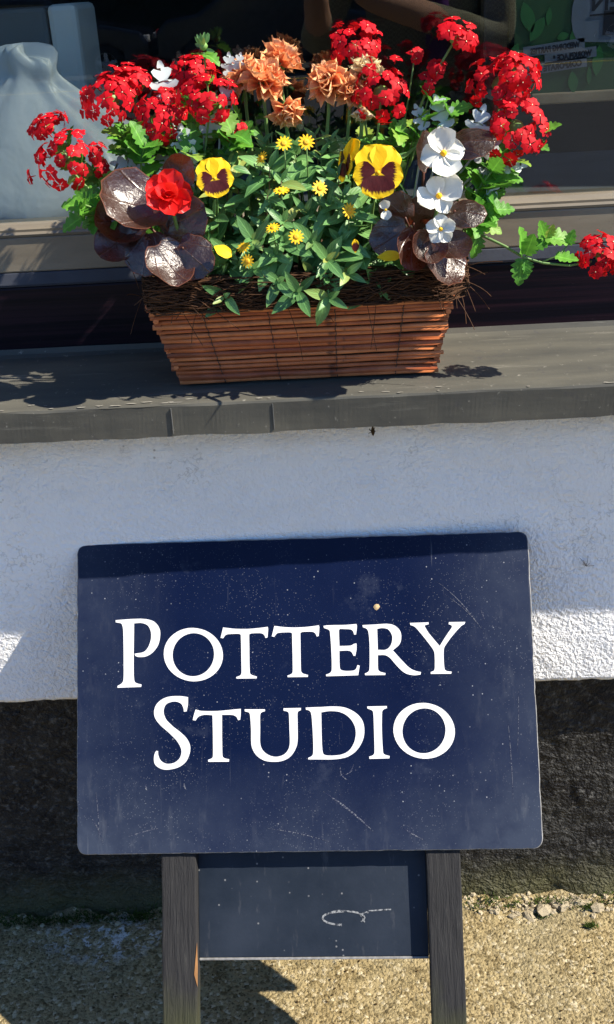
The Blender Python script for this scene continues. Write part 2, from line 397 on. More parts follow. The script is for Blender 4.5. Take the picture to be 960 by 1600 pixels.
# tied sack: lathe with soft folds
prof = [(.0, .215), (.012, .225), (.045, .205), (.085, .165), (.120, .115), (.152, .066), (.170, .040), (.180, .034), (.190, .038), (.210, .044), (.211, .0)]
sc = Vector((-0.3890, 0.2400, 1.0737)); sc.z = 1.0575
v = []; f = []; S = 40
for k, (z, r) in enumerate(prof):
    for j in range(S):
        t = 2*math.pi*j/S
        w = 1 + .10*math.sin(3*t+1) + .06*math.sin(7*t + z*20) + .20*fbm(math.cos(t)*2.5, math.sin(t)*2.5, z*12)
        if r < .045 and r > 0: w = 1 + .12*math.sin(6*t)
        v.append((r*w*math.cos(t)*1.0, r*w*math.sin(t)*.40, z*(1+.05*math.sin(t*2)) + (.0 if z == 0 else .01*fbm(math.cos(t)*3, math.sin(t)*3, 4))))
for k in range(len(prof)-1):
    for j in range(S): f.append((k*S+j, k*S+(j+1) % S, (k+1)*S+(j+1) % S, (k+1)*S+j))
f.append(tuple(range(S-1, -1, -1)))
sack = link('plastic_sack', mesh('plastic_sack', v, f, 'sack_plastic')); sack.location = sc
ss = sack.modifiers.new('sub', 'SUBSURF'); ss.levels = ss.render_levels = 1
tag(sack, 'pale blue-grey plastic sack with gathered neck behind the window glass', 'sack')
simple('box_grey', (.10, .115, .12), .7, .2, .25, 9)
simple('box_white', (.55, .55, .50), .7, .2, .15, 9)
b1 = Vector((-0.3436, 0.3600, 1.2252))
bx = thing('storage_box', (b1.x-.1, .43, 1.0575), 'grey box with sunlight painted on its right end behind the plastic sack', 'box')
wb = MB().box((-.30, -.07, 0), (.062, .07, .26)).build('carton', 'box_grey', bx, bevel=.006)
MB().box((.0635, -.071, .0), (.105, .071, .262)).build('sunlit_side', 'box_white', bx, bevel=.008)  # sun on the box's right side, put in as a pale-coloured slab
MB().tube(bez((-.055, -.074, .175), (-.045, -.076, .20), (-.03, -.074, .185), 6) + bez((-.03, -.074, .185), (-.035, -.074, .15), (-.055, -.074, .11), 5)[1:], .004, 6).build('handle', 'box_white', bx)
# poster seen from its back, lettering mirrored
simple('poster_green', (.010, .045, .012), .5, .3, .5, 9)
simple('poster_leaf', (.015, .09, .02), .5, .3, .3, 60)
simple('poster_pale', (.08, .10, .13), .6, .3, .2, 40)
simple('poster_ink', (.008, .01, .018), .6, .2)
p0 = Vector((0.2255, 0.1100, 1.1921)); p1 = Vector((0.3396, 0.1100, 1.2908))
post = thing('window_poster', (p0.x, .110, p0.z), 'green leafy poster with mirrored lettering hung inside the window', 'poster')
W_, H_ = .42, .42
MB().box((0, .0005, 0), (W_, .0015, H_)).build('sheet', 'poster_green', post)
def flat(name, pts, y, m, parent, mtx=None): 
    mb = MB(); n = len(pts); mb.prism(pts, y-.0006, y); return mb.build(name, m, parent, mtx)
def rotp(pts, c, ang): 
    ca, sa = math.cos(ang), math.sin(ang)
    return [(c[0]+x*ca-y*sa, c[1]+x*sa+y*ca) for x, y in pts]
sx_ = p1.x-p0.x; sz_ = p1.z-p0.z          # metres covered by the visible part
def pp(px, py): return ((px-802)/158*sx_, (150-py)/150*sz_)
for (px, py, L, w, ang) in [(939,98,.034,.013,1.5),(800,82,.03,.012,1.2),(898,52,.022,.008,1.2),(880,54,.014,.009,.3),(856,20,.02,.007,1.5),(900,132,.025,.012,1.7),(926,122,.02,.006,1.6),(838,40,.03,.014,1.0),(822,20,.035,.016,1.9)]:
    lens = [(L*(t-.5), w*.5*math.sin(math.pi*t)**.8) for t in arange(0, 1, 8)]; lens += [(x, -y) for x, y in lens[-2:0:-1]]
    flat('printed_leaf', rotp(lens, pp(px, py), ang), -.0008, 'poster_leaf', post)
def text_mesh(s, size):
    cu = bpy.data.curves.new('txt', 'FONT'); cu.body = s; cu.size = size; cu.align_x = 'LEFT'; cu.offset = .0006; cu.resolution_u = 2
    to = bpy.data.objects.new('txt', cu); col.objects.link(to); bpy.context.view_layer.update()
    me = bpy.data.meshes.new_from_object(to.evaluated_get(bpy.context.evaluated_depsgraph_get())); bpy.data.objects.remove(to); return me
tilt = R(5.5)
for s, px, py, size, back in [('WEDDING PARTIES', 908, 73, .0105, .066), ('WORKPLACE &', 928, 88, .0105, .055), ('CORPORATE EVENTS', 913, 104, .0105, .082)]:
    c = pp(px, py)
    q = [(-back, -.0022), (.006, -.0022), (.006, .0092), (-back, .0092)]
    flat('printed_strip', rotp(q, c, tilt), -.0012, 'poster_pale', post)
    me = text_mesh(s, size); me.materials.append(M['poster_ink'])
    wd = max(vv.co.x for vv in me.vertices); k = (back-.008)/wd
    # mirrored: text x runs to the left
    m4 = Matrix.Translation((c[0], -.0024, c[1])) @ Matrix.Rotation(-tilt, 4, 'Y') @ Matrix(((-k, 0, 0, 0), (0, 0, -1, 0), (0, .85, 0, 0), (0, 0, 0, 1)))
    link('lettering', me, post, m4)
blob = [(-.075+.014*math.cos(t)*1.0, .03+.03*math.sin(t)) for t in arange(1.2, 4.6, 8)] + [(.12, -.01), (.12, .09), (-.05, .09)]
flat('printed_badge', rotp(blob, (pp(960,30)[0]+.04, pp(960,20)[1]-.03), 0), -.0012, 'poster_pale', post)
me = text_mesh('OPEN', .028); me.materials.append(M['poster_ink'])
c = pp(924, 15); wd = max(vv.co.x for vv in me.vertices)
link('lettering', me, post, Matrix.Translation((c[0]+wd, -.0024, c[1])) @ Matrix(((-1, 0, 0, 0), (0, 0, -1, 0), (0, 1, 0, 0), (0, 0, 0, 1))))
q = [(-.002, -.006), (.1, -.002), (.1, 0), (-.002, -.004)]
flat('printed_rule', rotp(q, c, 0), -.0024, 'poster_ink', post)
q = [(.0, 0), (.05, 0), (.05, .026), (.0, .026)]
flat('printed_panel', rotp(q, pp(944, 56), 0), -.0024, 'poster_ink', post)
simple('old_wood', (.20, .155, .10), .8, .2, .5, 20, .4, 60)
MB().box((pp(832,0)[0], -.002, pp(0,168)[1]), (W_+.02, .016, pp(0,148)[1])).build('bottom_batten', 'old_wood', post, bevel=.002)
simple('black_post', (.012, .012, .014), .5, .4)
pt = Vector((0.2127, 0.1700, 1.2247))
o = MB().box((pt.x-.018, .155, 1.058), (pt.x+.014, .185, 2.395)).build('display_post', 'black_post', bevel=.003); tag(o, 'black upright post beside the green poster behind the glass', 'post')

# ------------------------------------------------------------------ a-board sign leaning on the wall
a = Mat('navy_board')
n1 = a.noise(5, 5, .65); n2 = a.noise(55, 4, .7, vscale=(1, 1, .25)); spk = a.voro(170, out='Distance'); spc = a.sep(a.voro(170, out='Color'))
xyz = a.sep(a.co('Object'))
cc = a.mix(a.ramp(n1, [(.35, 0), (.7, 1)]), (.0022, .0054, .025), (.0040, .0083, .033))
# chalky wear towards the edges and in patches
ex_ = a.math('ABSOLUTE', a.math('SUBTRACT', xyz[0], -.01))
wear = a.math('ADD', a.ramp(ex_, [(.15, 0), (.30, .75)]), a.ramp(xyz[2], [(.42, .8), (.54, 0)]))
wear = a.math('MULTIPLY', wear, a.ramp(a.noise(9, 5, .7), [(.3, .25), (.68, 1)]), True)
cc = a.mix(a.math('MULTIPLY', wear, .9), cc, (.034, .045, .072))
cc = a.mix(a.math('MULTIPLY', a.ramp(n2, [(.55, 0), (.8, .5)]), wear), cc, (.13, .14, .16))
scr = a.noise(130, 3, .6, vscale=(1, 1, .05), dist=.4)
cc = a.mix(a.math('MULTIPLY', a.ramp(scr, [(.67, 0), (.74, .5)]), a.ramp(a.noise(7, 3), [(.45, .1), (.65, 1)])), cc, (.17, .18, .20))
scr2 = a.n('TexNoise'); mp = a.n('Mapping'); mp.inputs['Rotation'].default_value = (0, R(48), 0); mp.inputs['Scale'].default_value = (1, 1, .03); a.l(a.co('Object'), mp.inputs[0]); a.l(mp.outputs[0], scr2.inputs['Vector']); scr2.inputs['Scale'].default_value = 110
cc = a.mix(a.math('MULTIPLY', a.ramp(scr2.outputs[0], [(.71, 0), (.75, .55)]), a.ramp(a.noise(5.2, 3), [(.55, 0), (.62, 1)])), cc, (.24, .24, .25))
dots = a.math('MULTIPLY', a.ramp(spk, [(.10, 1), (.17, 0)]), a.math('MULTIPLY', a.ramp(spc[0], [(.80, 0), (.84, 1)]), a.ramp(a.noise(11, 2), [(.48, 0), (.60, 1)])))
cc = a.mix(a.math('MULTIPLY', dots, .75), cc, (.30, .31, .33))
sm = a.math('MULTIPLY', a.ramp(a.voro(430), [(.16, 1), (.26, 0)]), a.ramp(a.sep(a.voro(430, out='Color'))[1], [(.84, 0), (.88, 1)]))
cc = a.mix(a.math('MULTIPLY', a.math('MULTIPLY', sm, .5), a.ramp(a.noise(8, 3), [(.45, .1), (.62, 1)])), cc, (.20, .21, .23))
cc = a.mix(a.math('MULTIPLY', a.ramp(a.noise(17, 5, .75), [(.58, 0), (.72, 1)]), .35), cc, (.045, .055, .085))
a.base(cc).rough(a.mix(a.math('ADD', a.math('MULTIPLY', n1, .6), wear, True), (.22, .22, .22), (.5, .5, .5))).spec(.16)
a.nrm(a.bump(a.noise(350, 3), .08, .0006))
M['navy_board'] = a.m
simple('board_edge', (.20, .20, .20), .8, .2, .9, 130)
a = Mat('white_vinyl'); cc = a.mix(a.ramp(a.noise(12, 4, .6), [(.35, 0), (.7, 1)]), (.74, .745, .75), (.66, .67, .68)); cc = a.mix(a.ramp(a.noise(240, 3, .7), [(.70, 0), (.74, .9)]), cc, (.10, .12, .18)); cc = a.mix(a.math('MULTIPLY', a.ramp(a.noise(35, 5, .75), [(.60, 0), (.72, 1)]), .5), cc, (.40, .41, .42)); a.base(cc).rough(.5).spec(.3); M['white_vinyl'] = a.m
a = Mat('grey_wood')
n1 = a.noise(60, 6, .7, vscale=(3.2, 3.2, .28), dist=.5); n2 = a.noise(12, 3)
cc = a.mix(a.ramp(n1, [(.25, 0), (.75, 1)]), (.018, .018, .020), (.034, .034, .035))
cc = a.mix(a.ramp(n1, [(.62, 0), (.78, .6)]), cc, (.095, .093, .085))
cc = a.mix(a.ramp(n1, [(.30, .9), (.38, 0)]), cc, (.010, .010, .010))
z_ = a.sep(a.co('Object'))[2]
alg = a.math('MULTIPLY', a.ramp(a.math('ADD', z_, a.math('MULTIPLY', n2, .12)), [(.24, 1), (.31, 0)]), .45)
cc = a.mix(alg, cc, (.075, .085, .02))
a.base(cc).rough(.85).spec(.15).nrm(a.bump(n1, .9, .004))
M['grey_wood'] = a.m
a = Mat('panel_slate')
n1 = a.noise(7, 5, .65)
cc = a.mix(a.ramp(n1, [(.3, 0), (.7, 1)]), (.007, .012, .021), (.021, .028, .042))
d1 = a.math('MULTIPLY', a.ramp(a.voro(120), [(.10, 1), (.18, 0)]), a.ramp(a.sep(a.voro(120, out='Color'))[0], [(.84, 0), (.88, .6)]))
cc = a.mix(d1, cc, (.24, .24, .24))
cc = a.mix(a.ramp(a.noise(80, 4, .7, vscale=(1, 1, .2)), [(.6, 0), (.8, .4)]), cc, (.12, .12, .13))
a.base(cc).rough(.5).spec(.25).nrm(a.bump(a.noise(200, 3), .15, .001)); M['panel_slate'] = a.m
simple('raw_timber', (.30, .15, .06), .8, .2, .4, 80)
a = Mat('chalk'); a.base(a.mix(a.ramp(a.noise(260, 3, .7), [(.42, 0), (.58, 1)]), (.03, .036, .048), (.24, .25, .26))).rough(.95).spec(.1); M['chalk'] = a.m

b = Vector((-0.065069, -0.239347, 0.337254)); ex = Vector((0.999629, -0.027226, 0.000000)); ev = Vector((0.014770, 0.542313, 0.840047)); nn = ex.cross(ev)
LEG = .412
base = b - ev*LEG
sign = bpy.data.objects.new('a_board_sign', None); col.objects.link(sign); sign.empty_display_size = .05
sign.matrix_world = Matrix(((ex.x, -nn.x, ev.x, base.x), (ex.y, -nn.y, ev.y, base.y), (ex.z, -nn.z, ev.z, base.z), (0, 0, 0, 1)))
tag(sign, 'navy board with white pottery studio lettering on grey timber legs, leaning on the wall', 'sign')
HB, WB, TH, RC = .4005, .594, .0045, .0125
def rrect(w, h, z0, r, ins=0, n=5):
    p = []
    for (cx, cz, a0) in ((w/2-r, z0+h-r, 0), (-w/2+r, z0+h-r, 90), (-w/2+r, z0+r, 180), (w/2-r, z0+r, 270)):
        for k in range(n+1):
            t = R(a0 + 90*k/n); p.append((cx+(r-ins)*math.cos(t), cz+(r-ins)*math.sin(t)))
    return p
outer = []
for (x0, z0), (x1, z1) in zip(rrect(WB, HB, LEG, RC), rrect(WB, HB, LEG, RC)[1:] + rrect(WB, HB, LEG, RC)[:1]):
    L = math.hypot(x1-x0, z1-z0); m_ = max(1, int(L/.006))
    for k in range(m_):
        x, z = x0+(x1-x0)*k/m_, z0+(z1-z0)*k/m_
        w = .0013*min(0, fbm(x*45, z*45, 3)) + .0012*min(0, fbm(x*160, z*160, 7)+.25); c_ = Vector((x, z-LEG-HB/2)).normalized()
        outer.append((x + c_.x*w, z + c_.y*w))
n = len(outer)
def inset(p, d):
    out = []
    for k in range(len(p)):
        t = Vector((p[(k+1) % n][0]-p[k-1][0], p[(k+1) % n][1]-p[k-1][1])).normalized(); out.append((p[k][0]-t.y*d, p[k][1]+t.x*d))
    return out
inn = inset(outer, .0010)
v = [(x, 0, z) for x, z in inn] + [(x, .0009, z) for x, z in outer] + [(x, TH, z) for x, z in outer]
f = [tuple(range(n))[::-1]] + [(k, (k+1) % n, (k+1) % n+n, k+n) for k in range(n)] + [(k+n, (k+1) % n+n, (k+1) % n+2*n, k+2*n) for k in range(n)] + [tuple(range(2*n, 3*n))]
me = mesh('board', v, f, ['navy_board', 'board_edge'], False, [0]+[1]*(2*n)+[0])
board = link('board', me, sign)
GLYPHS = """-2453,2994 -2389,2998 -2324,3001 -2262,3004 -2206,3005 -2160,3005 -2120,3005 -2084,3002 -2050,2998 -2018,2992 -1988,2983 -1961,2973 -1937,2959 -1917,2941 -1899,2920 -1884,2897 -1873,2874 -1866,2851 -1862,2827 -1861,2803 -1863,2776 -1866,2746 -1872,2714 -1880,2682 -1892,2652 -1908,2625 -1927,2600 -1948,2576 -1969,2557 -1990,2541 -2011,2529 -2032,2519 -2054,2512 -2076,2507 -2098,2505 -2120,2505 -2139,2506 -2155,2507 -2168,2511 -2180,2515 -2189,2521 -2195,2527 -2199,2535 -2201,2543 -2203,2551 -2195,2552 -2186,2553 -2177,2554 -2167,2556 -2148,2558 -2125,2560 -2102,2564 -2082,2571 -2065,2581 -2050,2594 -2037,2610 -2025,2627 -2013,2649 -2003,2673 -1994,2699 -1987,2724 -1983,2749 -1982,2774 -1982,2798 -1984,2821 -1988,2841 -1993,2860 -2001,2876 -2009,2891 -2017,2904 -2027,2914 -2038,2923 -2051,2931 -2066,2938 -2084,2943 -2102,2947 -2122,2950 -2142,2950 -2163,2949 -2185,2948 -2207,2946 -2209,2846 -2211,2744 -2213,2647 -2215,2563 -2215,2496 -2216,2438 -2216,2387 -2216,2341 -2215,2303 -2215,2269 -2213,2241 -2211,2217 -2209,2204 -2206,2193 -2201,2184 -2191,2175 -2176,2168 -2156,2161 -2134,2155 -2113,2149 -2119,2119 -2431,2115 -2431,2139 -2416,2147 -2401,2154 -2386,2162 -2375,2171 -2366,2181 -2359,2192 -2354,2205 -2352,2220 -2349,2269 -2348,2332 -2348,2405 -2348,2483 -2348,2572 -2349,2674 -2350,2770 -2352,2844 -2354,2873 -2358,2899 -2363,2920 -2368,2936 -2372,2943 -2377,2948 -2383,2951 -2391,2954 -2403,2957 -2419,2960 -2435,2963 -2451,2966
-1043,2454 -1055,2407 -1075,2361 -1102,2319 -1135,2282 -1174,2249 -1219,2221 -1267,2200 -1319,2185 -1374,2177 -1429,2175 -1484,2181 -1538,2194 -1590,2214 -1639,2239 -1683,2271 -1722,2307 -1756,2348 -1782,2393 -1802,2440 -1813,2488 -1817,2538 -1813,2587 -1802,2635 -1782,2681 -1755,2723 -1722,2761 -1682,2794 -1638,2822 -1589,2844 -1536,2859 -1482,2867 -1426,2868 -1371,2861 -1316,2848 -1264,2829 -1216,2803 -1171,2771 -1132,2734 -1099,2693 -1073,2648 -1054,2601 -1043,2552 -1039,2503|-1169,2434 -1184,2397 -1204,2363 -1229,2332 -1257,2304 -1289,2281 -1324,2263 -1361,2250 -1400,2243 -1438,2241 -1477,2245 -1515,2254 -1551,2269 -1584,2289 -1615,2313 -1641,2342 -1663,2374 -1681,2410 -1693,2447 -1700,2486 -1701,2526 -1697,2566 -1687,2605 -1672,2642 -1652,2676 -1627,2708 -1599,2735 -1566,2758 -1531,2776 -1494,2789 -1456,2797 -1417,2799 -1378,2795 -1340,2785 -1304,2770 -1270,2750 -1240,2726 -1214,2697 -1192,2664 -1174,2629 -1162,2591 -1156,2552 -1155,2512 -1159,2473
-1031,2864 -995,2858 -958,2853 -921,2847 -883,2843 -842,2840 -800,2838 -757,2837 -715,2836 -671,2838 -627,2840 -584,2843 -547,2846 -517,2849 -493,2851 -470,2854 -446,2857 -445,2849 -443,2842 -442,2834 -441,2824 -443,2803 -446,2776 -449,2747 -452,2719 -477,2712 -482,2723 -486,2735 -491,2747 -498,2756 -507,2764 -517,2770 -529,2774 -543,2777 -569,2778 -602,2779 -635,2778 -660,2777 -670,2775 -677,2771 -684,2767 -691,2764 -692,2705 -692,2646 -692,2587 -693,2526 -693,2460 -694,2390 -693,2326 -692,2279 -690,2267 -686,2258 -680,2250 -670,2243 -656,2236 -638,2230 -619,2225 -601,2219 -604,2195 -866,2198 -871,2217 -856,2223 -840,2228 -826,2234 -815,2241 -808,2248 -804,2256 -801,2265 -800,2276 -799,2324 -799,2390 -799,2462 -799,2529 -799,2589 -799,2647 -800,2705 -800,2764 -807,2767 -813,2771 -819,2774 -828,2775 -851,2777 -882,2777 -914,2776 -940,2775 -957,2775 -972,2773 -984,2771 -996,2766 -1007,2757 -1016,2746 -1025,2734 -1033,2722 -1067,2729 -1063,2742 -1060,2755 -1056,2768 -1052,2784 -1047,2802 -1042,2822 -1037,2843
-359,2866 -323,2861 -287,2855 -250,2850 -212,2846 -172,2843 -130,2840 -87,2839 -45,2839 -2,2840 43,2842 85,2845 122,2848 151,2851 176,2854 199,2857 222,2860 224,2852 226,2844 227,2836 227,2826 225,2805 223,2779 219,2750 216,2722 191,2714 186,2726 182,2738 177,2749 170,2759 161,2766 152,2772 140,2777 126,2779 100,2781 67,2781 34,2781 9,2779 0,2778 -8,2774 -15,2770 -22,2766 -23,2707 -23,2649 -24,2590 -25,2530 -25,2464 -26,2394 -26,2330 -25,2283 -23,2271 -19,2262 -13,2254 -4,2247 10,2240 28,2235 47,2229 65,2224 62,2199 -199,2202 -204,2222 -189,2227 -173,2232 -159,2238 -148,2245 -141,2252 -136,2260 -134,2269 -133,2280 -131,2328 -131,2394 -130,2465 -130,2532 -130,2592 -130,2650 -130,2708 -130,2766 -137,2770 -143,2773 -149,2776 -158,2778 -181,2779 -212,2779 -243,2779 -269,2778 -286,2777 -301,2776 -313,2774 -325,2768 -336,2760 -345,2749 -354,2737 -362,2725 -396,2732 -392,2745 -389,2757 -385,2771 -381,2786 -376,2805 -370,2825 -365,2846
280,2850 292,2852 304,2854 316,2856 331,2857 379,2857 443,2857 509,2856 566,2856 608,2858 644,2860 676,2862 710,2864 712,2854 714,2845 715,2835 715,2822 712,2803 709,2779 705,2754 701,2729 676,2727 673,2739 670,2752 666,2764 661,2774 654,2782 647,2789 637,2794 625,2797 600,2800 566,2802 530,2804 496,2806 491,2802 487,2798 483,2793 481,2787 480,2750 480,2698 481,2641 481,2586 520,2586 561,2586 598,2586 628,2588 641,2592 651,2598 661,2604 670,2609 679,2611 687,2613 695,2613 703,2614 703,2594 703,2574 702,2554 701,2534 697,2514 692,2494 687,2473 682,2453 660,2456 655,2468 650,2479 645,2491 639,2500 631,2508 622,2515 612,2520 598,2523 574,2525 544,2525 511,2524 479,2523 478,2473 477,2420 476,2372 477,2334 478,2317 480,2302 485,2289 495,2279 510,2272 531,2268 554,2265 577,2264 601,2264 628,2265 653,2268 674,2275 687,2287 695,2303 701,2321 708,2337 736,2328 713,2206 299,2202 297,2224 311,2228 325,2233 339,2238 350,2244 359,2253 366,2262 371,2274 373,2288 375,2334 376,2396 375,2464 374,2529 373,2592 370,2658 367,2718 364,2762 363,2774 360,2783 356,2791 348,2799 336,2805 321,2811 304,2817 288,2822
787,2848 829,2849 871,2850 913,2851 953,2852 994,2854 1034,2856 1071,2857 1105,2857 1134,2853 1158,2849 1180,2842 1201,2832 1221,2819 1239,2803 1255,2786 1267,2767 1276,2748 1281,2727 1284,2706 1284,2685 1282,2662 1278,2638 1271,2616 1261,2595 1246,2576 1226,2558 1206,2543 1191,2531 1184,2526 1179,2522 1173,2519 1168,2515 1193,2486 1218,2456 1243,2427 1268,2398 1295,2368 1322,2338 1349,2309 1374,2287 1396,2271 1417,2259 1436,2251 1455,2244 1472,2238 1488,2235 1504,2232 1520,2229 1513,2196 1492,2194 1471,2191 1449,2189 1425,2190 1399,2194 1372,2199 1343,2208 1317,2220 1293,2236 1269,2257 1247,2279 1224,2304 1200,2331 1176,2362 1153,2391 1132,2415 1115,2430 1099,2441 1083,2449 1064,2455 1043,2458 1020,2458 997,2457 974,2457 972,2410 971,2361 970,2316 971,2282 973,2270 977,2261 984,2253 994,2246 1009,2240 1027,2235 1046,2230 1065,2226 1061,2201 803,2204 799,2226 811,2231 824,2236 837,2242 846,2250 853,2259 857,2270 860,2283 861,2298 865,2359 868,2442 870,2528 871,2599 870,2645 868,2687 865,2722 862,2750 859,2765 854,2777 849,2788 841,2797 831,2805 818,2810 805,2815 792,2820|976,2794 994,2797 1012,2800 1030,2803 1048,2803 1066,2801 1084,2798 1101,2793 1117,2785 1130,2772 1141,2757 1151,2740 1159,2723 1164,2708 1167,2693 1168,2677 1167,2660 1164,2640 1160,2619 1152,2597 1143,2578 1131,2562 1117,2547 1100,2534 1080,2525 1057,2521 1031,2522 1003,2524 976,2525
1400,2860 1642,2862 1641,2837 1627,2834 1612,2831 1599,2827 1591,2822 1588,2816 1590,2810 1594,2803 1598,2795 1607,2778 1618,2758 1632,2734 1650,2708 1676,2675 1707,2636 1740,2595 1773,2555 1797,2592 1822,2630 1847,2666 1869,2697 1889,2725 1908,2749 1924,2770 1935,2786 1939,2794 1940,2801 1939,2807 1936,2813 1929,2819 1920,2823 1909,2827 1898,2831 1902,2858 2113,2856 2101,2828 2089,2822 2076,2815 2064,2808 2050,2797 2026,2773 1996,2743 1965,2709 1936,2677 1908,2643 1881,2608 1856,2575 1838,2548 1830,2534 1826,2522 1824,2510 1822,2494 1820,2471 1819,2444 1818,2414 1818,2385 1818,2353 1819,2319 1821,2287 1824,2263 1828,2252 1833,2245 1840,2240 1850,2235 1863,2231 1879,2229 1896,2227 1913,2225 1906,2198 1644,2202 1645,2226 1656,2230 1668,2233 1679,2237 1687,2244 1693,2253 1696,2264 1698,2277 1700,2293 1701,2325 1703,2367 1703,2409 1703,2442 1702,2459 1701,2473 1698,2487 1691,2502 1681,2522 1667,2543 1651,2567 1632,2594 1608,2627 1580,2665 1552,2702 1527,2733 1508,2757 1492,2778 1476,2795 1461,2809 1447,2818 1434,2824 1421,2828 1407,2832
-1504,1974 -1504,1951 -1505,1927 -1505,1904 -1507,1881 -1510,1859 -1515,1837 -1519,1815 -1524,1793 -1560,1789 -1561,1798 -1561,1807 -1562,1816 -1564,1827 -1568,1840 -1573,1855 -1579,1870 -1587,1883 -1597,1893 -1610,1902 -1624,1909 -1638,1915 -1654,1919 -1671,1922 -1688,1922 -1707,1921 -1727,1917 -1749,1910 -1770,1902 -1787,1891 -1799,1879 -1809,1864 -1816,1848 -1821,1832 -1825,1816 -1826,1800 -1825,1783 -1822,1766 -1817,1747 -1810,1727 -1801,1707 -1788,1687 -1773,1668 -1753,1648 -1732,1628 -1710,1608 -1686,1588 -1659,1568 -1633,1549 -1609,1529 -1587,1509 -1566,1490 -1547,1470 -1530,1450 -1516,1429 -1503,1407 -1493,1384 -1486,1361 -1482,1337 -1482,1313 -1484,1288 -1489,1262 -1498,1235 -1509,1206 -1523,1178 -1540,1153 -1560,1132 -1584,1114 -1609,1098 -1636,1085 -1666,1074 -1698,1066 -1730,1060 -1760,1056 -1788,1055 -1814,1056 -1839,1060 -1862,1067 -1885,1077 -1907,1090 -1926,1105 -1941,1121 -1950,1138 -1955,1156 -1958,1175 -1958,1194 -1957,1214 -1954,1235 -1949,1255 -1944,1271 -1940,1280 -1935,1286 -1929,1292 -1923,1299 -1903,1292 -1903,1278 -1903,1265 -1902,1251 -1899,1237 -1894,1220 -1887,1202 -1877,1185 -1866,1170 -1851,1157 -1833,1146 -1814,1137 -1794,1131 -1772,1129 -1748,1130 -1725,1133 -1703,1139 -1683,1147 -1663,1159 -1645,1173 -1630,1188 -1618,1205 -1609,1224 -1602,1244 -1598,1264 -1597,1283 -1599,1302 -1603,1321 -1611,1341 -1620,1363 -1633,1384 -1648,1407 -1666,1431 -1688,1455 -1714,1481 -1741,1507 -1767,1532 -1793,1555 -1820,1578 -1846,1600 -1869,1622 -1889,1645 -1908,1667 -1924,1690 -1936,1712 -1945,1735 -1950,1757 -1952,1779 -1951,1801 -1947,1824 -1941,1847 -1931,1869 -1919,1890 -1903,1908 -1885,1926 -1865,1941 -1843,1955 -1820,1966 -1795,1976 -1769,1983 -1740,1988 -1708,1991 -1672,1992 -1636,1991 -1604,1990 -1576,1987 -1551,1983 -1528,1979
-1406,1815 -1389,1809 -1373,1804 -1355,1799 -1334,1795 -1292,1792 -1240,1790 -1184,1789 -1130,1789 -1077,1791 -1022,1795 -970,1799 -926,1803 -895,1805 -868,1807 -843,1809 -818,1811 -818,1798 -818,1785 -818,1772 -819,1756 -820,1737 -822,1716 -825,1694 -827,1672 -854,1666 -859,1677 -863,1688 -868,1699 -876,1709 -886,1717 -897,1724 -911,1730 -927,1734 -955,1737 -990,1738 -1027,1738 -1063,1739 -1064,1692 -1065,1646 -1065,1598 -1066,1540 -1067,1465 -1067,1376 -1067,1293 -1066,1232 -1065,1220 -1062,1209 -1057,1201 -1049,1193 -1035,1186 -1017,1181 -998,1177 -979,1172 -982,1143 -1250,1146 -1252,1172 -1238,1177 -1224,1181 -1212,1185 -1202,1191 -1195,1198 -1191,1205 -1189,1213 -1188,1224 -1186,1286 -1186,1373 -1185,1465 -1185,1543 -1186,1599 -1186,1647 -1187,1691 -1187,1737 -1213,1739 -1239,1742 -1265,1744 -1289,1744 -1311,1741 -1333,1737 -1352,1731 -1368,1723 -1381,1713 -1391,1700 -1399,1686 -1408,1673 -1446,1680 -1442,1697 -1438,1713 -1434,1730 -1429,1746 -1424,1763 -1418,1780 -1412,1798
-768,1804 -503,1798 -503,1774 -514,1771 -525,1769 -535,1766 -544,1761 -552,1756 -559,1749 -564,1740 -567,1729 -569,1690 -570,1637 -570,1581 -571,1531 -572,1488 -574,1447 -575,1410 -574,1377 -571,1350 -566,1328 -559,1308 -549,1289 -534,1270 -517,1251 -497,1235 -476,1222 -453,1211 -428,1202 -402,1196 -376,1194 -350,1195 -323,1200 -297,1208 -275,1218 -256,1231 -239,1246 -225,1264 -213,1283 -204,1301 -198,1321 -194,1343 -191,1370 -190,1402 -190,1440 -191,1480 -192,1523 -192,1573 -192,1629 -193,1682 -194,1721 -195,1733 -197,1743 -200,1752 -207,1759 -218,1765 -232,1769 -248,1772 -263,1776 -264,1806 -38,1806 -38,1778 -47,1774 -57,1771 -65,1768 -72,1763 -77,1756 -81,1749 -83,1740 -84,1730 -85,1698 -85,1656 -85,1610 -86,1565 -86,1520 -86,1473 -87,1428 -90,1390 -94,1361 -99,1336 -107,1315 -117,1292 -130,1266 -147,1240 -165,1216 -186,1195 -209,1177 -234,1163 -261,1151 -288,1142 -315,1136 -342,1132 -371,1131 -400,1131 -430,1132 -462,1135 -493,1140 -522,1148 -550,1161 -576,1176 -601,1194 -622,1213 -640,1234 -654,1256 -667,1279 -676,1302 -683,1323 -687,1343 -689,1364 -690,1390 -691,1426 -690,1468 -689,1512 -689,1555 -691,1599 -693,1645 -695,1688 -698,1720 -699,1733 -702,1744 -706,1753 -713,1761 -723,1766 -736,1770 -751,1773 -764,1777
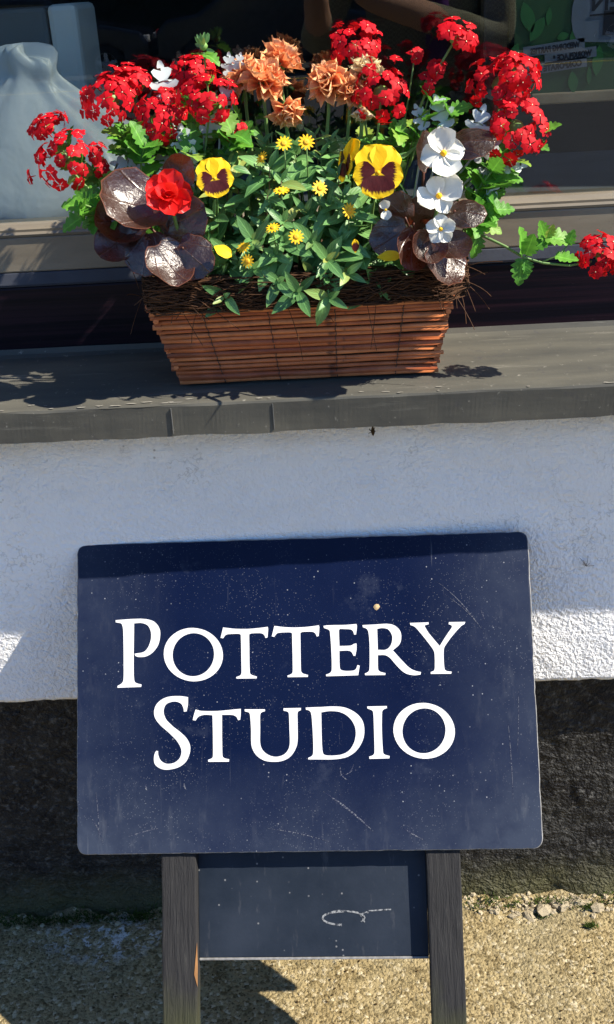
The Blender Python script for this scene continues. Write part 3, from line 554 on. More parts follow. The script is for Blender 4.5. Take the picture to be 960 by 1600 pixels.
25,1809 72,1810 120,1811 167,1812 213,1812 260,1814 306,1816 351,1817 394,1816 433,1814 469,1811 503,1805 538,1796 572,1783 606,1767 639,1748 668,1727 693,1706 715,1682 734,1657 749,1631 759,1603 766,1574 770,1544 771,1513 770,1481 766,1449 759,1416 748,1384 733,1351 713,1317 690,1285 665,1256 639,1232 609,1210 577,1192 544,1176 507,1165 468,1158 428,1152 388,1149 347,1147 305,1147 263,1148 220,1149 176,1150 131,1151 86,1152 40,1153 41,1174 54,1179 67,1184 79,1189 89,1196 97,1205 102,1216 105,1228 107,1243 109,1277 110,1319 110,1368 109,1420 108,1478 106,1544 103,1606 101,1656 99,1682 97,1704 94,1723 91,1739 87,1750 81,1758 75,1765 68,1770 59,1775 48,1778 37,1780 27,1783|223,1744 250,1748 276,1753 303,1756 332,1758 364,1757 398,1755 432,1751 464,1743 493,1732 521,1718 547,1701 570,1682 591,1661 610,1637 626,1612 639,1586 649,1561 656,1534 659,1507 660,1480 659,1451 654,1421 647,1391 638,1362 625,1334 608,1306 590,1280 570,1258 548,1241 525,1227 499,1217 473,1208 444,1202 413,1199 382,1197 353,1196 326,1196 299,1198 276,1200 257,1205 246,1211 238,1218 233,1228 230,1241 226,1269 224,1306 222,1349 222,1394 221,1445 221,1501 222,1557 222,1606 223,1646 223,1680 223,1711
816,1807 1068,1807 1069,1780 1058,1777 1047,1774 1037,1770 1028,1765 1020,1759 1013,1752 1008,1743 1005,1732 1002,1688 999,1629 996,1563 995,1497 995,1426 996,1349 998,1278 1001,1227 1003,1216 1006,1208 1013,1202 1021,1196 1034,1191 1049,1186 1066,1182 1083,1178 1079,1148 824,1146 823,1176 834,1179 846,1181 857,1185 866,1189 875,1195 882,1202 888,1210 891,1222 893,1264 894,1322 894,1387 894,1452 894,1519 894,1593 894,1661 892,1711 892,1724 890,1735 886,1745 879,1754 867,1762 852,1768 834,1775 818,1781
1915,1401 1899,1353 1876,1308 1845,1267 1809,1230 1767,1199 1720,1173 1670,1153 1616,1141 1561,1135 1506,1136 1450,1145 1397,1160 1346,1182 1299,1210 1257,1244 1220,1283 1190,1326 1167,1372 1151,1420 1142,1470 1142,1520 1150,1570 1166,1618 1189,1663 1219,1704 1256,1741 1298,1773 1345,1799 1396,1819 1450,1832 1505,1837 1561,1836 1616,1827 1670,1811 1721,1789 1768,1761 1810,1726 1846,1687 1876,1644 1899,1598 1915,1550 1923,1500 1923,1450|1788,1400 1772,1363 1751,1328 1725,1296 1696,1269 1663,1245 1628,1227 1590,1213 1552,1205 1512,1203 1474,1207 1436,1216 1400,1231 1367,1251 1337,1275 1312,1304 1290,1337 1274,1373 1262,1411 1257,1450 1256,1490 1262,1531 1272,1570 1289,1608 1310,1643 1335,1675 1365,1703 1398,1726 1433,1745 1471,1758 1510,1766 1549,1768 1588,1764 1626,1755 1662,1740 1695,1720 1724,1695 1750,1666 1772,1633 1788,1597 1799,1559 1805,1520 1805,1480 1799,1440"""
for line in GLYPHS.strip().split('\n'):
    polys = [[tuple(int(c)/1e4 for c in q.split(',')) for q in pl.split()] for pl in line.split('|')]
    cu = bpy.data.curves.new('letter', 'CURVE'); cu.dimensions = '2D'; cu.fill_mode = 'BOTH'; cu.extrude = .0002
    for pl in polys:
        sp = cu.splines.new('POLY'); sp.points.add(len(pl)-1); sp.use_cyclic_u = True
        for k, (x, z) in enumerate(pl): sp.points[k].co = (x, z+LEG, 0, 1)
    to = bpy.data.objects.new('tmp', cu); col.objects.link(to); bpy.context.view_layer.update()
    me = bpy.data.meshes.new_from_object(to.evaluated_get(bpy.context.evaluated_depsgraph_get())); bpy.data.objects.remove(to)
    me.name = 'letter'; me.materials.clear(); me.materials.append(M['white_vinyl'])
    link('letter', me, board, Matrix(((1, 0, 0, 0), (0, 0, -1, -.0004), (0, 1, 0, 0), (0, 0, 0, 1))))
def leg(u0, u1, top):
    mb = MB(); n_ = 26
    v = []; f = []
    for k in range(n_+1):
        z = top*k/n_
        for q, (u, y) in enumerate(((u0, .006), (u1, .006), (u1, .034), (u0, .034))):
            v.append((u+.0008*fbm(z*12, q, u*9), y+.0006*fbm(z*15, q+4, u*9), z))
    for k in range(n_):
        for q in range(4): f.append((k*4+q, k*4+(q+1) % 4, k*4+4+(q+1) % 4, k*4+4+q))
    f += [(3, 2, 1, 0), (n_*4, n_*4+1, n_*4+2, n_*4+3)]
    o = mb.add(v, f).build('leg', 'grey_wood', sign, bevel=.0022); return o
legs = [leg(-.1888, -.1443, LEG+.30), leg(.1505, .1932, LEG+.30)]
MB().add([(-.1434, .0052, LEG-.165), (-.1434, .0052, LEG-.11), (-.1475, .0052, LEG-.15), (-.1438, .011, LEG-.14)], [(0, 1, 2), (0, 3, 1), (1, 3, 2), (0, 2, 3)]).build('split_wood', 'raw_timber', legs[0])
pan = MB().box((-.1440, .0242, LEG-.1345), (.1502, .0285, LEG+.04)).build('lower_panel', 'panel_slate', sign, bevel=.0008)
MB().box((-.1436, .0232, LEG-.1378), (.1500, .0287, LEG-.1349)).build('panel_edge', 'board_edge', pan, bevel=.0006)
# chalk squiggle on the lower panel
pts = []
for k in range(19):
    t = R(-35 + 300*k/18); pts.append((.043+.027*math.cos(t), LEG-.087+.0085*math.sin(t)))
pts2 = [(.07, LEG-.0925), (.064, LEG-.083), (.076, LEG-.0785), (.092, LEG-.0775), (.104, LEG-.077)]
for P_, w0 in ((pts, .0017), (pts2, .0014)):
    v = []; f = []
    for k, (x, z) in enumerate(P_):
        q = P_[min(k+1, len(P_)-1)]; r_ = P_[max(k-1, 0)]; t = Vector((q[0]-r_[0], q[1]-r_[1])).normalized(); w = w0*(.55+.8*abs(fbm(k*.7, 2, 1)))
        v += [(x-t.y*w, .0237, z+t.x*w), (x+t.y*w, .0237, z-t.x*w)]
    f = [(2*k, 2*k+1, 2*k+3, 2*k+2) for k in range(len(P_)-1)]
    link('chalk_mark', mesh('chalk_mark', v, f, 'chalk', False), pan)
# specks of dried dirt stuck to the board
simple('dried_mud', (.45, .33, .18), .9, .1, .4, 300)
def blobm(r, seed):
    g = random.Random(seed); v = []; f = []; S = 8
    for k in range(3):
        for j in range(S):
            rr = r*(1-.35*k)*(.75+.5*g.random()); t = 2*math.pi*j/S; v.append((rr*math.cos(t), -.0003-.0005*k, rr*math.sin(t)))
    for k in range(2):
        for j in range(S): f.append((k*S+j, k*S+(j+1) % S, (k+1)*S+(j+1) % S, (k+1)*S+j))
    f.append(tuple(range(2*S, 3*S))); return mesh('mud_speck', v, f, 'dried_mud')
for k, (px, pz, r) in enumerate([(.0975, .3078, .0040)]):
    link('mud_speck', blobm(r, k), board, Matrix.Translation((px, 0, LEG+pz)))

# scratches and scuffs worn through the navy paint
a = Mat('scuff'); a.base(a.mix(a.ramp(a.noise(420, 3, .7), [(.45, 0), (.62, 1)]), (.008, .013, .045), (.16, .17, .19))).rough(.7).spec(.15); M['scuff'] = a.m
def scuff(p0_, p1_, w, bend=0):
    n_ = 9; v = []; f = []; A, B_ = Vector(p0_), Vector(p1_); t = (B_-A).normalized(); pn = Vector((-t.y, t.x))
    for k in range(n_):
        u = k/(n_-1); c = A.lerp(B_, u)+pn*bend*math.sin(math.pi*u); ww = w*math.sin(math.pi*(u*.9+.05))*(.6+.6*abs(fbm(u*9, p0_[0]*50, 1)))
        v += [(c.x+pn.x*ww, -.0002, LEG+c.y+pn.y*ww), (c.x-pn.x*ww, -.0002, LEG+c.y-pn.y*ww)]
    link('scratch', mesh('scratch', v, [(2*k, 2*k+1, 2*k+3, 2*k+2) for k in range(n_-1)], 'scuff', False), board)
for q in [((.178, .338), (.228, .282), .0007, .003), ((.022, .075), (.085, .024), .0016, .002), ((.186, .322), (.236, .27), .0004, .004), ((-.207, .088), (-.206, .080), .0015, 0), ((-.157, .088), (-.155, .080), .0015, 0), ((-.28, .05), (-.262, .012), .0007, .002), ((-.272, .08), (-.268, .02), .0006, .001), ((.055, .088), (.045, .105), .0012, .004), ((.05, .095), (.062, .108), .0010, -.003), ((-.23, .022), (-.19, .032), .0007, .001), ((.232, .30), (.236, .288), .0009, 0), ((.15, .012), (.12, .03), .0008, .001), ((-.05, .03), (.03, .012), .0006, .002), ((.26, .16), (.262, .06), .0006, .001), ((.275, .2), (.27, .12), .0005, .001)]: scuff(*q)

# ------------------------------------------------------------------ wicker window box
a = Mat('willow'); n1 = a.noise(40, 4, .6, vscale=(.12, 1, 1)); 
cc = a.ramp(a.rand(), [(0, (.12, .034, .015)), (.2, (.28, .066, .024)), (.7, (.46, .125, .040)), (1, (.62, .22, .08))])
cc = a.mix(a.math('MULTIPLY', a.ramp(a.noise(3.5, 4, .7), [(.45, 0), (.65, 1)]), .5), cc, (.09, .03, .016))
cc = a.mix(a.ramp(n1, [(.45, 0), (.8, .5)]), cc, (.50, .20, .085))
cc = a.mix(a.ramp(a.noise(55, 3, .6, vscale=(.3, 1, 1)), [(.62, 0), (.72, .8)]), cc, (.07, .025, .014))
a.base(cc).rough(.48).spec(.4).nrm(a.bump(a.noise(220, 3, vscale=(.15, 1, 1)), .3, .001)); M['willow'] = a.m
simple('wire_tie', (.05, .028, .018), .6, .4)
a = Mat('coir'); cc = a.mix(a.noise(160, 3), (.014, .006, .004), (.12, .055, .024)); a.base(cc).rough(.75).spec(.25); M['coir'] = a.m
simple('soil', (.018, .012, .008), .95, .1, .5, 150, .8, 150)
PC = Vector((-.0358, .010, .8990))
box = thing('planter_basket', tuple(PC), 'rectangular brown wicker window box with root-fibre rim on the grey sill', 'planter')
BW, TW, YB0, YB1, YT0, YT1, HP = .1515, .1745, -.048, .050, -.077, .070, .1055
LEAN = .004                                                   # slightly skewed to the left at the top
def edge(h):      # half width, front y, back y, x shift at height fraction h
    return BW+(TW-BW)*h, YB0+(YT0-YB0)*h, YB1+(YT1-YB1)*h, -LEAN*h
def stick_mesh(seed):
    g = random.Random(seed); pts = []; rad = []
    for k in range(9):
        t = k/8; pts.append((t-.5, g.uniform(-1, 1)*.0007, g.uniform(-1, 1)*.0006)); rad.append(.0036*(.86+.28*g.random()))
    v, f = tube(pts, rad, 6); return mesh('stick', v, f, 'willow')
SM = [stick_mesh(k) for k in range(8)]
ROWS = 17
for r in range(ROWS):
    h = (r+.5)/ROWS; hw, y0, y1, xs_ = edge(h); z = h*HP
    for side in range(4):
        me = SM[rnd.randrange(8)]
        j = rnd.uniform(-.0012, .0012); tl = rnd.uniform(-.005, .005)
        if side == 0: a0, b0 = Vector((-hw-rnd.uniform(.001, .006)+xs_, y0+j, z)), Vector((hw+rnd.uniform(.001, .006)+xs_, y0+j, z+tl*.4))
        elif side == 1: a0, b0 = Vector((-hw+xs_, y1+j, z)), Vector((hw+xs_, y1, z))
        elif side == 2: a0, b0 = Vector((hw+xs_+j, y0-rnd.uniform(.0, .004), z+.0031)), Vector((hw+xs_, y1+.003, z+.0031))
        else: a0, b0 = Vector((-hw+xs_+j, y0-rnd.uniform(.0, .004), z+.0031)), Vector((-hw+xs_, y1+.003, z+.0031))
        d = b0-a0; L = d.length; x = d.normalized(); zz = Vector((0, 0, 1)); yy = zz.cross(x).normalized(); zz = x.cross(yy); c = (a0+b0)/2
        th = rnd.uniform(.70, 1.15)
        if side in (1,) or (side == 3 and r % 2): th = .95
        fl = rnd.choice((1, -1))
        m4 = Matrix(((x.x*L*fl, yy.x*th*fl, zz.x*th, c.x), (x.y*L*fl, yy.y*th*fl, zz.y*th, c.y), (x.z*L*fl, yy.z*th*fl, zz.z*th, c.z), (0, 0, 0, 1)))
        link('stick', me, box, m4)
# dark backing behind the sticks, with floor
mb = MB(); lv = []
for h in (.03, 1.0):
    hw, y0, y1, xs_ = edge(h); q = .0035
    lv += [(-hw+q+xs_, y0+q, h*HP), (hw-q+xs_, y0+q, h*HP), (hw-q+xs_, y1-q, h*HP), (-hw+q+xs_, y1-q, h*HP)]
mb.add(lv, [(3, 2, 1, 0), (0, 1, 5, 4), (1, 2, 6, 5), (2, 3, 7, 6), (3, 0, 4, 7)]); mb.build('lining', 'coir', box)
for u in (-.66, -.22, .23, .69):
    pts = []
    for k in range(ROWS*2+1):
        h = k/(ROWS*2); hw, y0, y1, xs_ = edge(h); pts.append((u*hw+xs_+.0006*math.sin(k*1.7), y0-.0042+(.0012 if k % 2 == 0 else -.0002), h*HP))
    MB().tube(pts, .00065, 4).build('tie', 'wire_tie', box)
for s in (-1, 1):
    pts = []
    for k in range(ROWS+1):
        h = k/ROWS; hw, y0, y1, xs_ = edge(h); pts.append((s*(hw+.0042)+xs_, (y0+y1)/2+.001*math.sin(k*2), h*HP))
    MB().tube(pts, .00065, 4).build('tie', 'wire_tie', box)
# soil surface
hw, y0, y1, xs_ = edge(1)
v, f = grid(arange(-hw+.004+xs_, hw-.004+xs_, 40), arange(y0+.004, y1-.004, 18), lambda x, y: (x, y, HP+.006+.006*fbm(x*25, y*25, 3)))
link('soil', mesh('soil', v, f, 'soil'), box)
# tangled root-fibre rim
mb = MB()
def rimpt(t, lift, out):
    # walk round the rim: front, right, back, left
    P = [(-hw, y0), (hw, y0), (hw, y1), (-hw, y1)]; seg = [2*hw, y1-y0, 2*hw, y1-y0]; tot = sum(seg); d = (t % 1)*tot
    for k in range(4):
        if d <= seg[k]:
            q = d/seg[k]; A, B_ = P[k], P[(k+1) % 4]
            n_ = [(0, -1), (1, 0), (0, 1), (-1, 0)][k]
            return Vector((A[0]+(B_[0]-A[0])*q+n_[0]*out+xs_, A[1]+(B_[1]-A[1])*q+n_[1]*out, HP+lift))
        d -= seg[k]
for k in range(2600):
    front = rnd.random() < .78
    t = rnd.uniform(-.14, .56) if front else rnd.random()
    ln = rnd.uniform(.03, .14); l0 = rnd.gauss(.012, .011); o0 = rnd.gauss(.006, .007)
    pts = []; n_ = 6; dl = rnd.gauss(0, .012); wob = rnd.uniform(.001, .005); ph = rnd.random()*6
    for q in range(n_):
        tt = t + ln*(q/(n_-1)-.5); u = q/(n_-1)
        ll = max(-.006, min(.032, l0 + dl*(u-.5) + wob*math.sin(ph+u*7))); oo = max(-.012, min(.020, o0 + .5*wob*math.cos(ph+u*6)))
        if tt % 1 > .5: oo = min(oo, .004)
        pts.append(rimpt(tt, ll, oo))
    mb.tube(pts, rnd.uniform(.0004, .0010), 3, cap=False)
for k in range(46):                                           # loose ends poking out, some hanging
    t = rnd.uniform(-.1, .54); p0_ = rimpt(t, rnd.uniform(0, .03), .008); d = Vector((rnd.gauss(0, .012), -abs(rnd.gauss(.006, .006)), rnd.gauss(-.004, .014)))
    if p0_.x > hw-.01: d += Vector((.014, 0, -.006))
    mb.tube(bez(p0_, p0_+d, p0_+d*1.7+Vector((rnd.gauss(0, .006), 0, -.010)), 6), .0005, 3, cap=False)
tag(mb.build('fibre_rim', 'coir', box, smooth=True), kind='stuff')

# ------------------------------------------------------------------ leaf, petal and flower meshes
plantmat('green_leaf', (.028, .105, .030), (.15, .31, .095), .22, .42, spec=.45, old=(.32, .30, .06))
plantmat('verbena_leaf', (.035, .150, .016), (.12, .32, .035), .30, .5, spec=.35, old=(.30, .34, .06))
plantmat('stem_green', (.10, .20, .05), (.14, .24, .07), .05, .5, veins=False)
plantmat('stem_brown', (.16, .11, .06), (.22, .15, .08), .05, .6, veins=False)
plantmat('silver_leaf', (.40, .46, .46), (.52, .57, .55), .15, .9, veins=False, spec=.1)
def bronze():
    a = Mat('bronze_leaf'); uv = a.sep(a.co('UV')); dx = a.math('SUBTRACT', uv[0], .5)
    at2 = a.math('ARCTAN2', dx, a.math('ADD', uv[1], .12)); wob = a.math('MULTIPLY', a.math('SUBTRACT', a.noise(5, 3), .5), .5)
    ribs = a.math('ABSOLUTE', a.math('SINE', a.math('ADD', a.math('MULTIPLY', at2, 6.0), wob))); vein = a.ramp(ribs, [(0, 1), (.16, 0)])
    blot = a.noise(4, 5, .7)
    cc = a.mix(a.ramp(blot, [(.35, 0), (.65, 1)]), (.005, .0035, .002), (.024, .013, .006))
    cc = a.mix(a.rand(), cc, (.032, .010, .006)); cc = a.mix(a.math('MULTIPLY', vein, .55), cc, (.085, .035, .018))
    cc = a.mix(a.ramp(a.noise(22, 4, .7), [(.66, 0), (.72, .6)]), cc, (.13, .075, .035))
    a.base(cc).spec(1.0).rough(a.ramp(a.noise(6, 5, .7), [(.3, .22), (.7, .42)]))
    hgt = a.math('ADD', a.math('MULTIPLY', vein, -.5), a.math('ADD', a.noise(9, 4, .6), a.math('MULTIPLY', a.noise(40, 3), .25)))
    a.nrm(a.bump(hgt, .34, .004)); a.translucent((.55, .08, .02), .12); M['bronze_leaf'] = a.m
bronze()
plantmat('bronze_rim', (.075, .028, .018), (.11, .038, .022), .2, .4, veins=False)
plantmat('red_petal', (.28, .0012, .005), (.60, .005, .015), .28, .6, veins=False, spec=.2, trc=(.9, .01, .01))
plantmat('begonia_red', (.62, .012, .010), (.74, .02, .02), .35, .40, veins=False, spec=.35, trc=(.9, .05, .02))
plantmat('white_petal', (.70, .70, .64), (.76, .76, .70), .25, .5, veins=False, spec=.3, trc=(.85, .85, .78))
plantmat('cream_eye', (.75, .70, .42), (.80, .76, .50), .1, .6, veins=False)
plantmat('yellow_petal', (.80, .44, .012), (.86, .52, .02), .2, .5, veins=False, spec=.25, trc=(.85, .5, .02))
plantmat('yellow_disc', (.62, .30, .008), (.72, .38, .015), .0, .7, veins=False)
plantmat('bud_green', (.11, .24, .05), (.17, .32, .08), .1, .5, veins=False)
plantmat('dry_petal', (.10, .012, .018), (.17, .02, .03), .15, .7, veins=False)
def dahlia_mat():
    a = Mat('dahlia_petal'); uv = a.sep(a.co('UV')); rr = a.rand()
    tipc = a.mix(rr, (.95, .45, .18), (.95, .64, .34)); basec = a.mix(rr, (.86, .13, .03), (.92, .34, .11))
    t = a.math('ADD', uv[1], a.math('MULTIPLY', a.noise(3, 3), .3))
    cc = a.mix(a.ramp(t, [(.25, 0), (1.0, 1)]), basec, tipc)
    d = a.math('ABSOLUTE', a.math('SUBTRACT', uv[0], .5))
    st = a.n('TexWave'); st.inputs['Scale'].default_value = 2.6; cmb = a.n('CombineXYZ'); a.l(uv[0], cmb.inputs[0]); a.l(cmb.outputs[0], st.inputs['Vector'])
    cc = a.mix(a.math('MULTIPLY', st.outputs['Fac'], .22), cc, (.60, .10, .03))
    a.base(cc).rough(.5).spec(.25).nrm(a.bump(st.outputs['Fac'], .35, .0012)); a.translucent(cc, .28); M['dahlia_petal'] = a.m
    a = Mat('cream_petal'); uv = a.sep(a.co('UV'))
    cc = a.mix(a.ramp(uv[1], [(.1, 0), (.8, 1)]), (.70, .36, .14), (.82, .70, .42)); a.base(cc).rough(.5).spec(.25); a.translucent(cc, .28); M['cream_petal'] = a.m
dahlia_mat()
def pansy_mat(name, r1):
    a = Mat(name); uv = a.sep(a.co('UV'))
    dx = a.math('SUBTRACT', uv[0], .5)
    ang = a.n('TexNoise'); ang.inputs['Scale'].default_value = 16; cmb = a.n('CombineXYZ'); a.l(dx, cmb.inputs[0]); a.l(a.math('MULTIPLY', uv[1], .25), cmb.inputs[1]); a.l(cmb.outputs[0], ang.inputs['Vector'])
    t = a.math('ADD', uv[1], a.math('MULTIPLY', a.math('SUBTRACT', ang.outputs[0], .5), .42))
    t = a.math('ADD', t, a.math('MULTIPLY', a.math('MULTIPLY', dx, dx), .55))
    blotch = a.math('MULTIPLY', a.ramp(t, [(r1-.07, 1), (r1+.04, 0)]), a.ramp(uv[1], [(.07, 0), (.13, 1)]))
    yel = a.mix(a.noise(3, 3), (.78, .46, .006), (.88, .62, .012))
    cc = a.mix(blotch, yel, a.mix(a.noise(5, 3), (.030, .004, .006), (.095, .010, .010)))
    a.base(cc).rough(.55).spec(.25).nrm(a.bump(ang.outputs[0], .25, .001)); a.translucent(cc, .2); M[name] = a.m
pansy_mat('pansy_plain', -1); pansy_mat('pansy_side', .70); pansy_mat('pansy_lip', .78)

def strip(L, width, nseg=7, fold=.25, curl=.2, cols=2, ruffle=0, mat='green_leaf', name='leaf', twist=0):
    """blade along +Y, face +Z; width(t) half width in units of L"""
    v = []; uv = []; f = []; C_ = 2*cols+1
    for k in range(nseg+1):
        t = k/nseg; w = width(t)*L
        ca = -curl*t; y = L*math.sin(abs(ca))/abs(curl) if abs(curl) > 1e-4 else L*t
        zc = L*(1-math.cos(ca))/curl*-1 if abs(curl) > 1e-4 else 0
        for j in range(C_):
            s = (j-cols)/cols
            v.append((w*s, y, zc + fold*abs(s)*w*(1 if fold >= 0 else 1) + ruffle*L*math.sin(t*19+j*2.1)*abs(s)))
            uv.append((.5+.5*s, t))
    for k in range(nseg):
        for j in range(C_-1): f.append((k*C_+j, k*C_+j+1, (k+1)*C_+j+1, (k+1)*C_+j))
    return mesh(name, v, f, mat, True, None, uv)
lance = lambda t: .17*math.sin(math.pi*min(1, t*.97+.03)**.82)**.85 + .004
def toothed(t): return (.34*math.sin(math.pi*(t*.93+.05)**.75)**.8)*(1+.26*math.sin(t*30)) + .006
oval = lambda t: .30*math.sin(math.pi*(t*.96+.02))**.6 + .004
LEAF = [strip(1, lance, 6, .35, c, 1) for c in (.15, .45, .8, -.2)]
VLEAF = [strip(1, toothed, 14, .30, c, 1, .02, 'verbena_leaf') for c in (.2, .6, -.2)]
PLEAF = [strip(1, oval, 6, .2, c, 2, .01, 'green_leaf') for c in (.3, .7)]
def lobed_mesh():
    half = [(.035, .0), (.05, .10), (.14, .10), (.24, .16), (.27, .25), (.20, .29), (.10, .30), (.16, .38), (.31, .44), (.37, .54), (.30, .60), (.15, .55), (.10, .60), (.22, .72), (.26, .82), (.18, .87), (.09, .80), (.09, .92), (.05, 1.02), (0, 1.05)]
    v = []; uv = []; f = []
    for x, y in half:
        for s_ in (-1, 0, 1): v.append((x*s_, y, .22*abs(x*s_)-.22*y*y+.03*math.sin(y*14)*abs(s_))); uv.append((.5+x*s_, y))
    for k in range(len(half)-1):
        for j in (0, 1): f.append((3*k+j, 3*k+j+1, 3*k+4+j, 3*k+3+j))
    return mesh('leaf', v, f, 'silver_leaf', True, None, uv)
SLEAF = lobed_mesh()
def begonia_leaf(seed, cup):
    g = random.Random(seed); S = 22; rings = [(.0, 0), (.35, 0), (.68, 0), (.965, 0), (1.0, 1)]
    v = []; uv = []; f = []; mi = []
    for k, (r, e) in enumerate(rings):
        for j in range(S):
            t = 2*math.pi*j/S
            out = 1 + .09*noise.noise(Vector((math.cos(t)*1.2+seed*3, math.sin(t)*1.2, 5))) + .03*math.sin(2*t+.5) + (.03*math.sin(11*t+seed) + .05*min(0, noise.noise(Vector((math.cos(t)*4+seed*9, math.sin(t)*4, 1)))))*(r > .9) - .30*math.exp(-((t-1.5*math.pi)/.28)**2)
            x, y = .50*r*out*math.cos(t), .56*r*out*math.sin(t)+.42
            z = cup*r*r*.5 + .10*r*noise.noise(Vector((1.6*r*math.cos(t)+seed*7, 1.6*r*math.sin(t), 2)))
            v.append((x, y, z)); uv.append((.5+x, y))
    for k in range(len(rings)-1):
        for j in range(S):
            q = (k*S+j, k*S+(j+1) % S, (k+1)*S+(j+1) % S, (k+1)*S+j)
            f.append(q if k else (j, S+(j+1) % S, S+j)); mi.append(rings[k+1][1])
    # flatten the degenerate centre ring
    return mesh('leaf', v, f, ['bronze_leaf', 'bronze_rim'], True, mi, uv)
BLEAF = [begonia_leaf(k, c) for k, c in enumerate((.22, .30, -.15, .7))]
def petal(L, W, nt=5, ns=2, cup=.3, tipw=1.0, mat='red_petal', ruffle=.0, curl=.3, notch=0, base=.15, name='petal'):
    v = []; uv = []; f = []; C_ = 2*ns+1
    for k in range(nt+1):
        t = k/nt; t = .5-.5*math.cos(math.pi*t) if tipw >= 1 else t
        w = (W*(base+(1-base)*math.sin(math.pi*.5*t/.55)) if t < .55 else W*math.sqrt(max(.002, 1-((t-.55)/.4502)**2))) if tipw >= 1 else W*(base*(1-t)+.96*math.sin(math.pi*t**.92)**.5+.02)
        for j in range(C_):
            s = (j-ns)/ns
            yy = L*t*(1-(.05 if tipw >= 1 else .16)*s*s*t) - (notch*L*(1-abs(s)) if k == nt else 0)
            w_ = w*(1+(.05*math.sin(t*13+W*40) if ruffle else 0))
            z = cup*L*(s*s)*w/W*.5 + curl*L*t*t*-.5 + ruffle*L*math.sin(s*7+t*3)*t
            v.append((w_*s, yy, z)); uv.append((.5+.5*s*w/W, t))
    for k in range(nt):
        for j in range(C_-1): f.append((k*C_+j, k*C_+j+1, (k+1)*C_+j+1, (k+1)*C_+j))
    return mesh(name, v, f, mat, True, None, uv)
# verbena floret: five notched petals round a cream eye, tube behind
def floret_mesh(seed):
    g = random.Random(seed); mb = MB(); uvs = []
    for p in range(5):
        a0 = 2*math.pi*p/5 + g.uniform(-.12, .12); L = g.uniform(.92, 1.08); w = .56*g.uniform(.9, 1.15); dz = g.uniform(-.38, .14)
        raw = [(0, .06, 0), (-.16, .30, .04), (.16, .30, .04), (-w, .74, .02+dz*.5), (0, .66, .06+dz*.5), (w, .74, .02+dz*.5), (-w*.62, 1.0*L, dz), (0, .86*L, dz*.8+.03), (w*.62, 1.0*L, dz)]
        v = [(x*math.cos(a0)-y*math.sin(a0), x*math.sin(a0)+y*math.cos(a0), z+.02*p) for x, y, z in raw]
        mb.add(v, [(0, 2, 1), (1, 2, 5, 4), (1, 4, 3), (3, 4, 7, 6), (4, 5, 8, 7)], 0)
    v = [(.075*math.cos(2*math.pi*j/6), .075*math.sin(2*math.pi*j/6), .12) for j in range(6)]; mb.add(v + [(0, 0, .17)], [(j, (j+1) % 6, 6) for j in range(6)], 1)
    v, f = tube([(0, 0, .06), (0, 0, -.9)], [.13, .06], 4, False); mb.add(v, f, 0)
    return mesh('floret', mb.v, mb.f, ['red_petal', 'cream_eye'], True, mb.i, [(.5, .5)]*len(mb.v))
FLORET = [floret_mesh(k) for k in range(4)]

WP = {}
def plant(name, loc, label, cat='plant', group='plants in the window box'):
    return thing(name, loc, label, cat, group)
def put(name, me, pl, m4, parent=None):          # world matrix m4, under plant pl (or under a part whose world place is known)
    par = parent or pl
    o = link(name, me, par); o.matrix_local = Matrix.Translation(-Vector(WP.get(par.name, par.location))) @ m4
    return o
def stem(pl, pts, r0, r1, mat='stem_green', sides=5):
    n_ = len(pts); rad = [r0+(r1-r0)*k/(n_-1) for k in range(n_)]
    v, f = tube(pts, rad, sides); me = mesh('stem', v, f, mat, True, None, [(.5, .5)]*len(v)); return put('stem', me, pl, Matrix.Identity(4))
def part_at(name, me, pl, pos, rot=None):        # part whose origin sits at world pos, unrotated, so sub-parts are placed relative to it
    o = link(name, me, pl); o.matrix_local = Matrix.Translation(Vector(pos)-Vector(pl.location)); WP[o.name] = tuple(pos); return o

def core_mesh(r):
    v = []; f = []; S = 8
    for k in range(5):
        t = math.pi*k/4
        for j in range(S): a_ = 2*math.pi*j/S; v.append((r*math.sin(t)*math.cos(a_), r*math.sin(t)*math.sin(a_), r*math.cos(t)))
    for k in range(4):
        for j in range(S): f.append((k*S+j, k*S+(j+1) % S, (k+1)*S+(j+1) % S, (k+1)*S+j))
    return mesh('flower_head', v, f, 'bud_green', True, None, [(.5, .5)]*len(v))
CORE = core_mesh(1)
def verbena_head(pl, pos, r, axis, n=24, flat=.55, fl=.0090, cov=108, budtop=False):
    r *= .78; n = int(n*.95); sd_ = rnd.random()*50
    pos = Vector(pos); A = Vector(axis).normalized(); q = Vector((0, 0, 1)).rotation_difference(A)
    me = CORE.copy()
    for vv in me.vertices: vv.co = q @ Vector((vv.co.x*r*.30, vv.co.y*r*.30, vv.co.z*r*.26 - r*.12))
    hd = part_at('flower_head', me, pl, pos)
    cmax = math.cos(R(cov))
    for k in range(n):
        cz = 1-(1-cmax)*(k+.5)/n; sz = math.sqrt(max(0, 1-cz*cz)); ph = k*2.39996+rnd.uniform(-.25, .25)
        if budtop and cz > .965: continue
        dv = Vector((sz*math.cos(ph), sz*math.sin(ph), cz)); p = Vector((dv.x, dv.y, dv.z*flat))*r*rnd.uniform(.74, 1.12)*(1+.38*noise.noise(dv*1.6+Vector((sd_, 0, 0))))
        nrm = q @ (Vector((dv.x, dv.y, dv.z/flat*.9+.25)).normalized() + jit(.28)).normalized()
        ya = nrm.orthogonal().normalized(); ya = Quaternion(nrm, rnd.random()*6.28) @ ya
        link('floret', FLORET[k % 4], hd).matrix_local = frame(q @ p, ya, nrm, fl*rnd.uniform(.72, 1.15))
    return hd
def vleaves(pl, items):
    for (p, d, nz, L) in items:
        m_ = VLEAF[rnd.randrange(3)]; put('leaf', m_, pl, frame(Vector(p), Vector(d)+jit(.15), Vector(nz)+jit(.25), L))
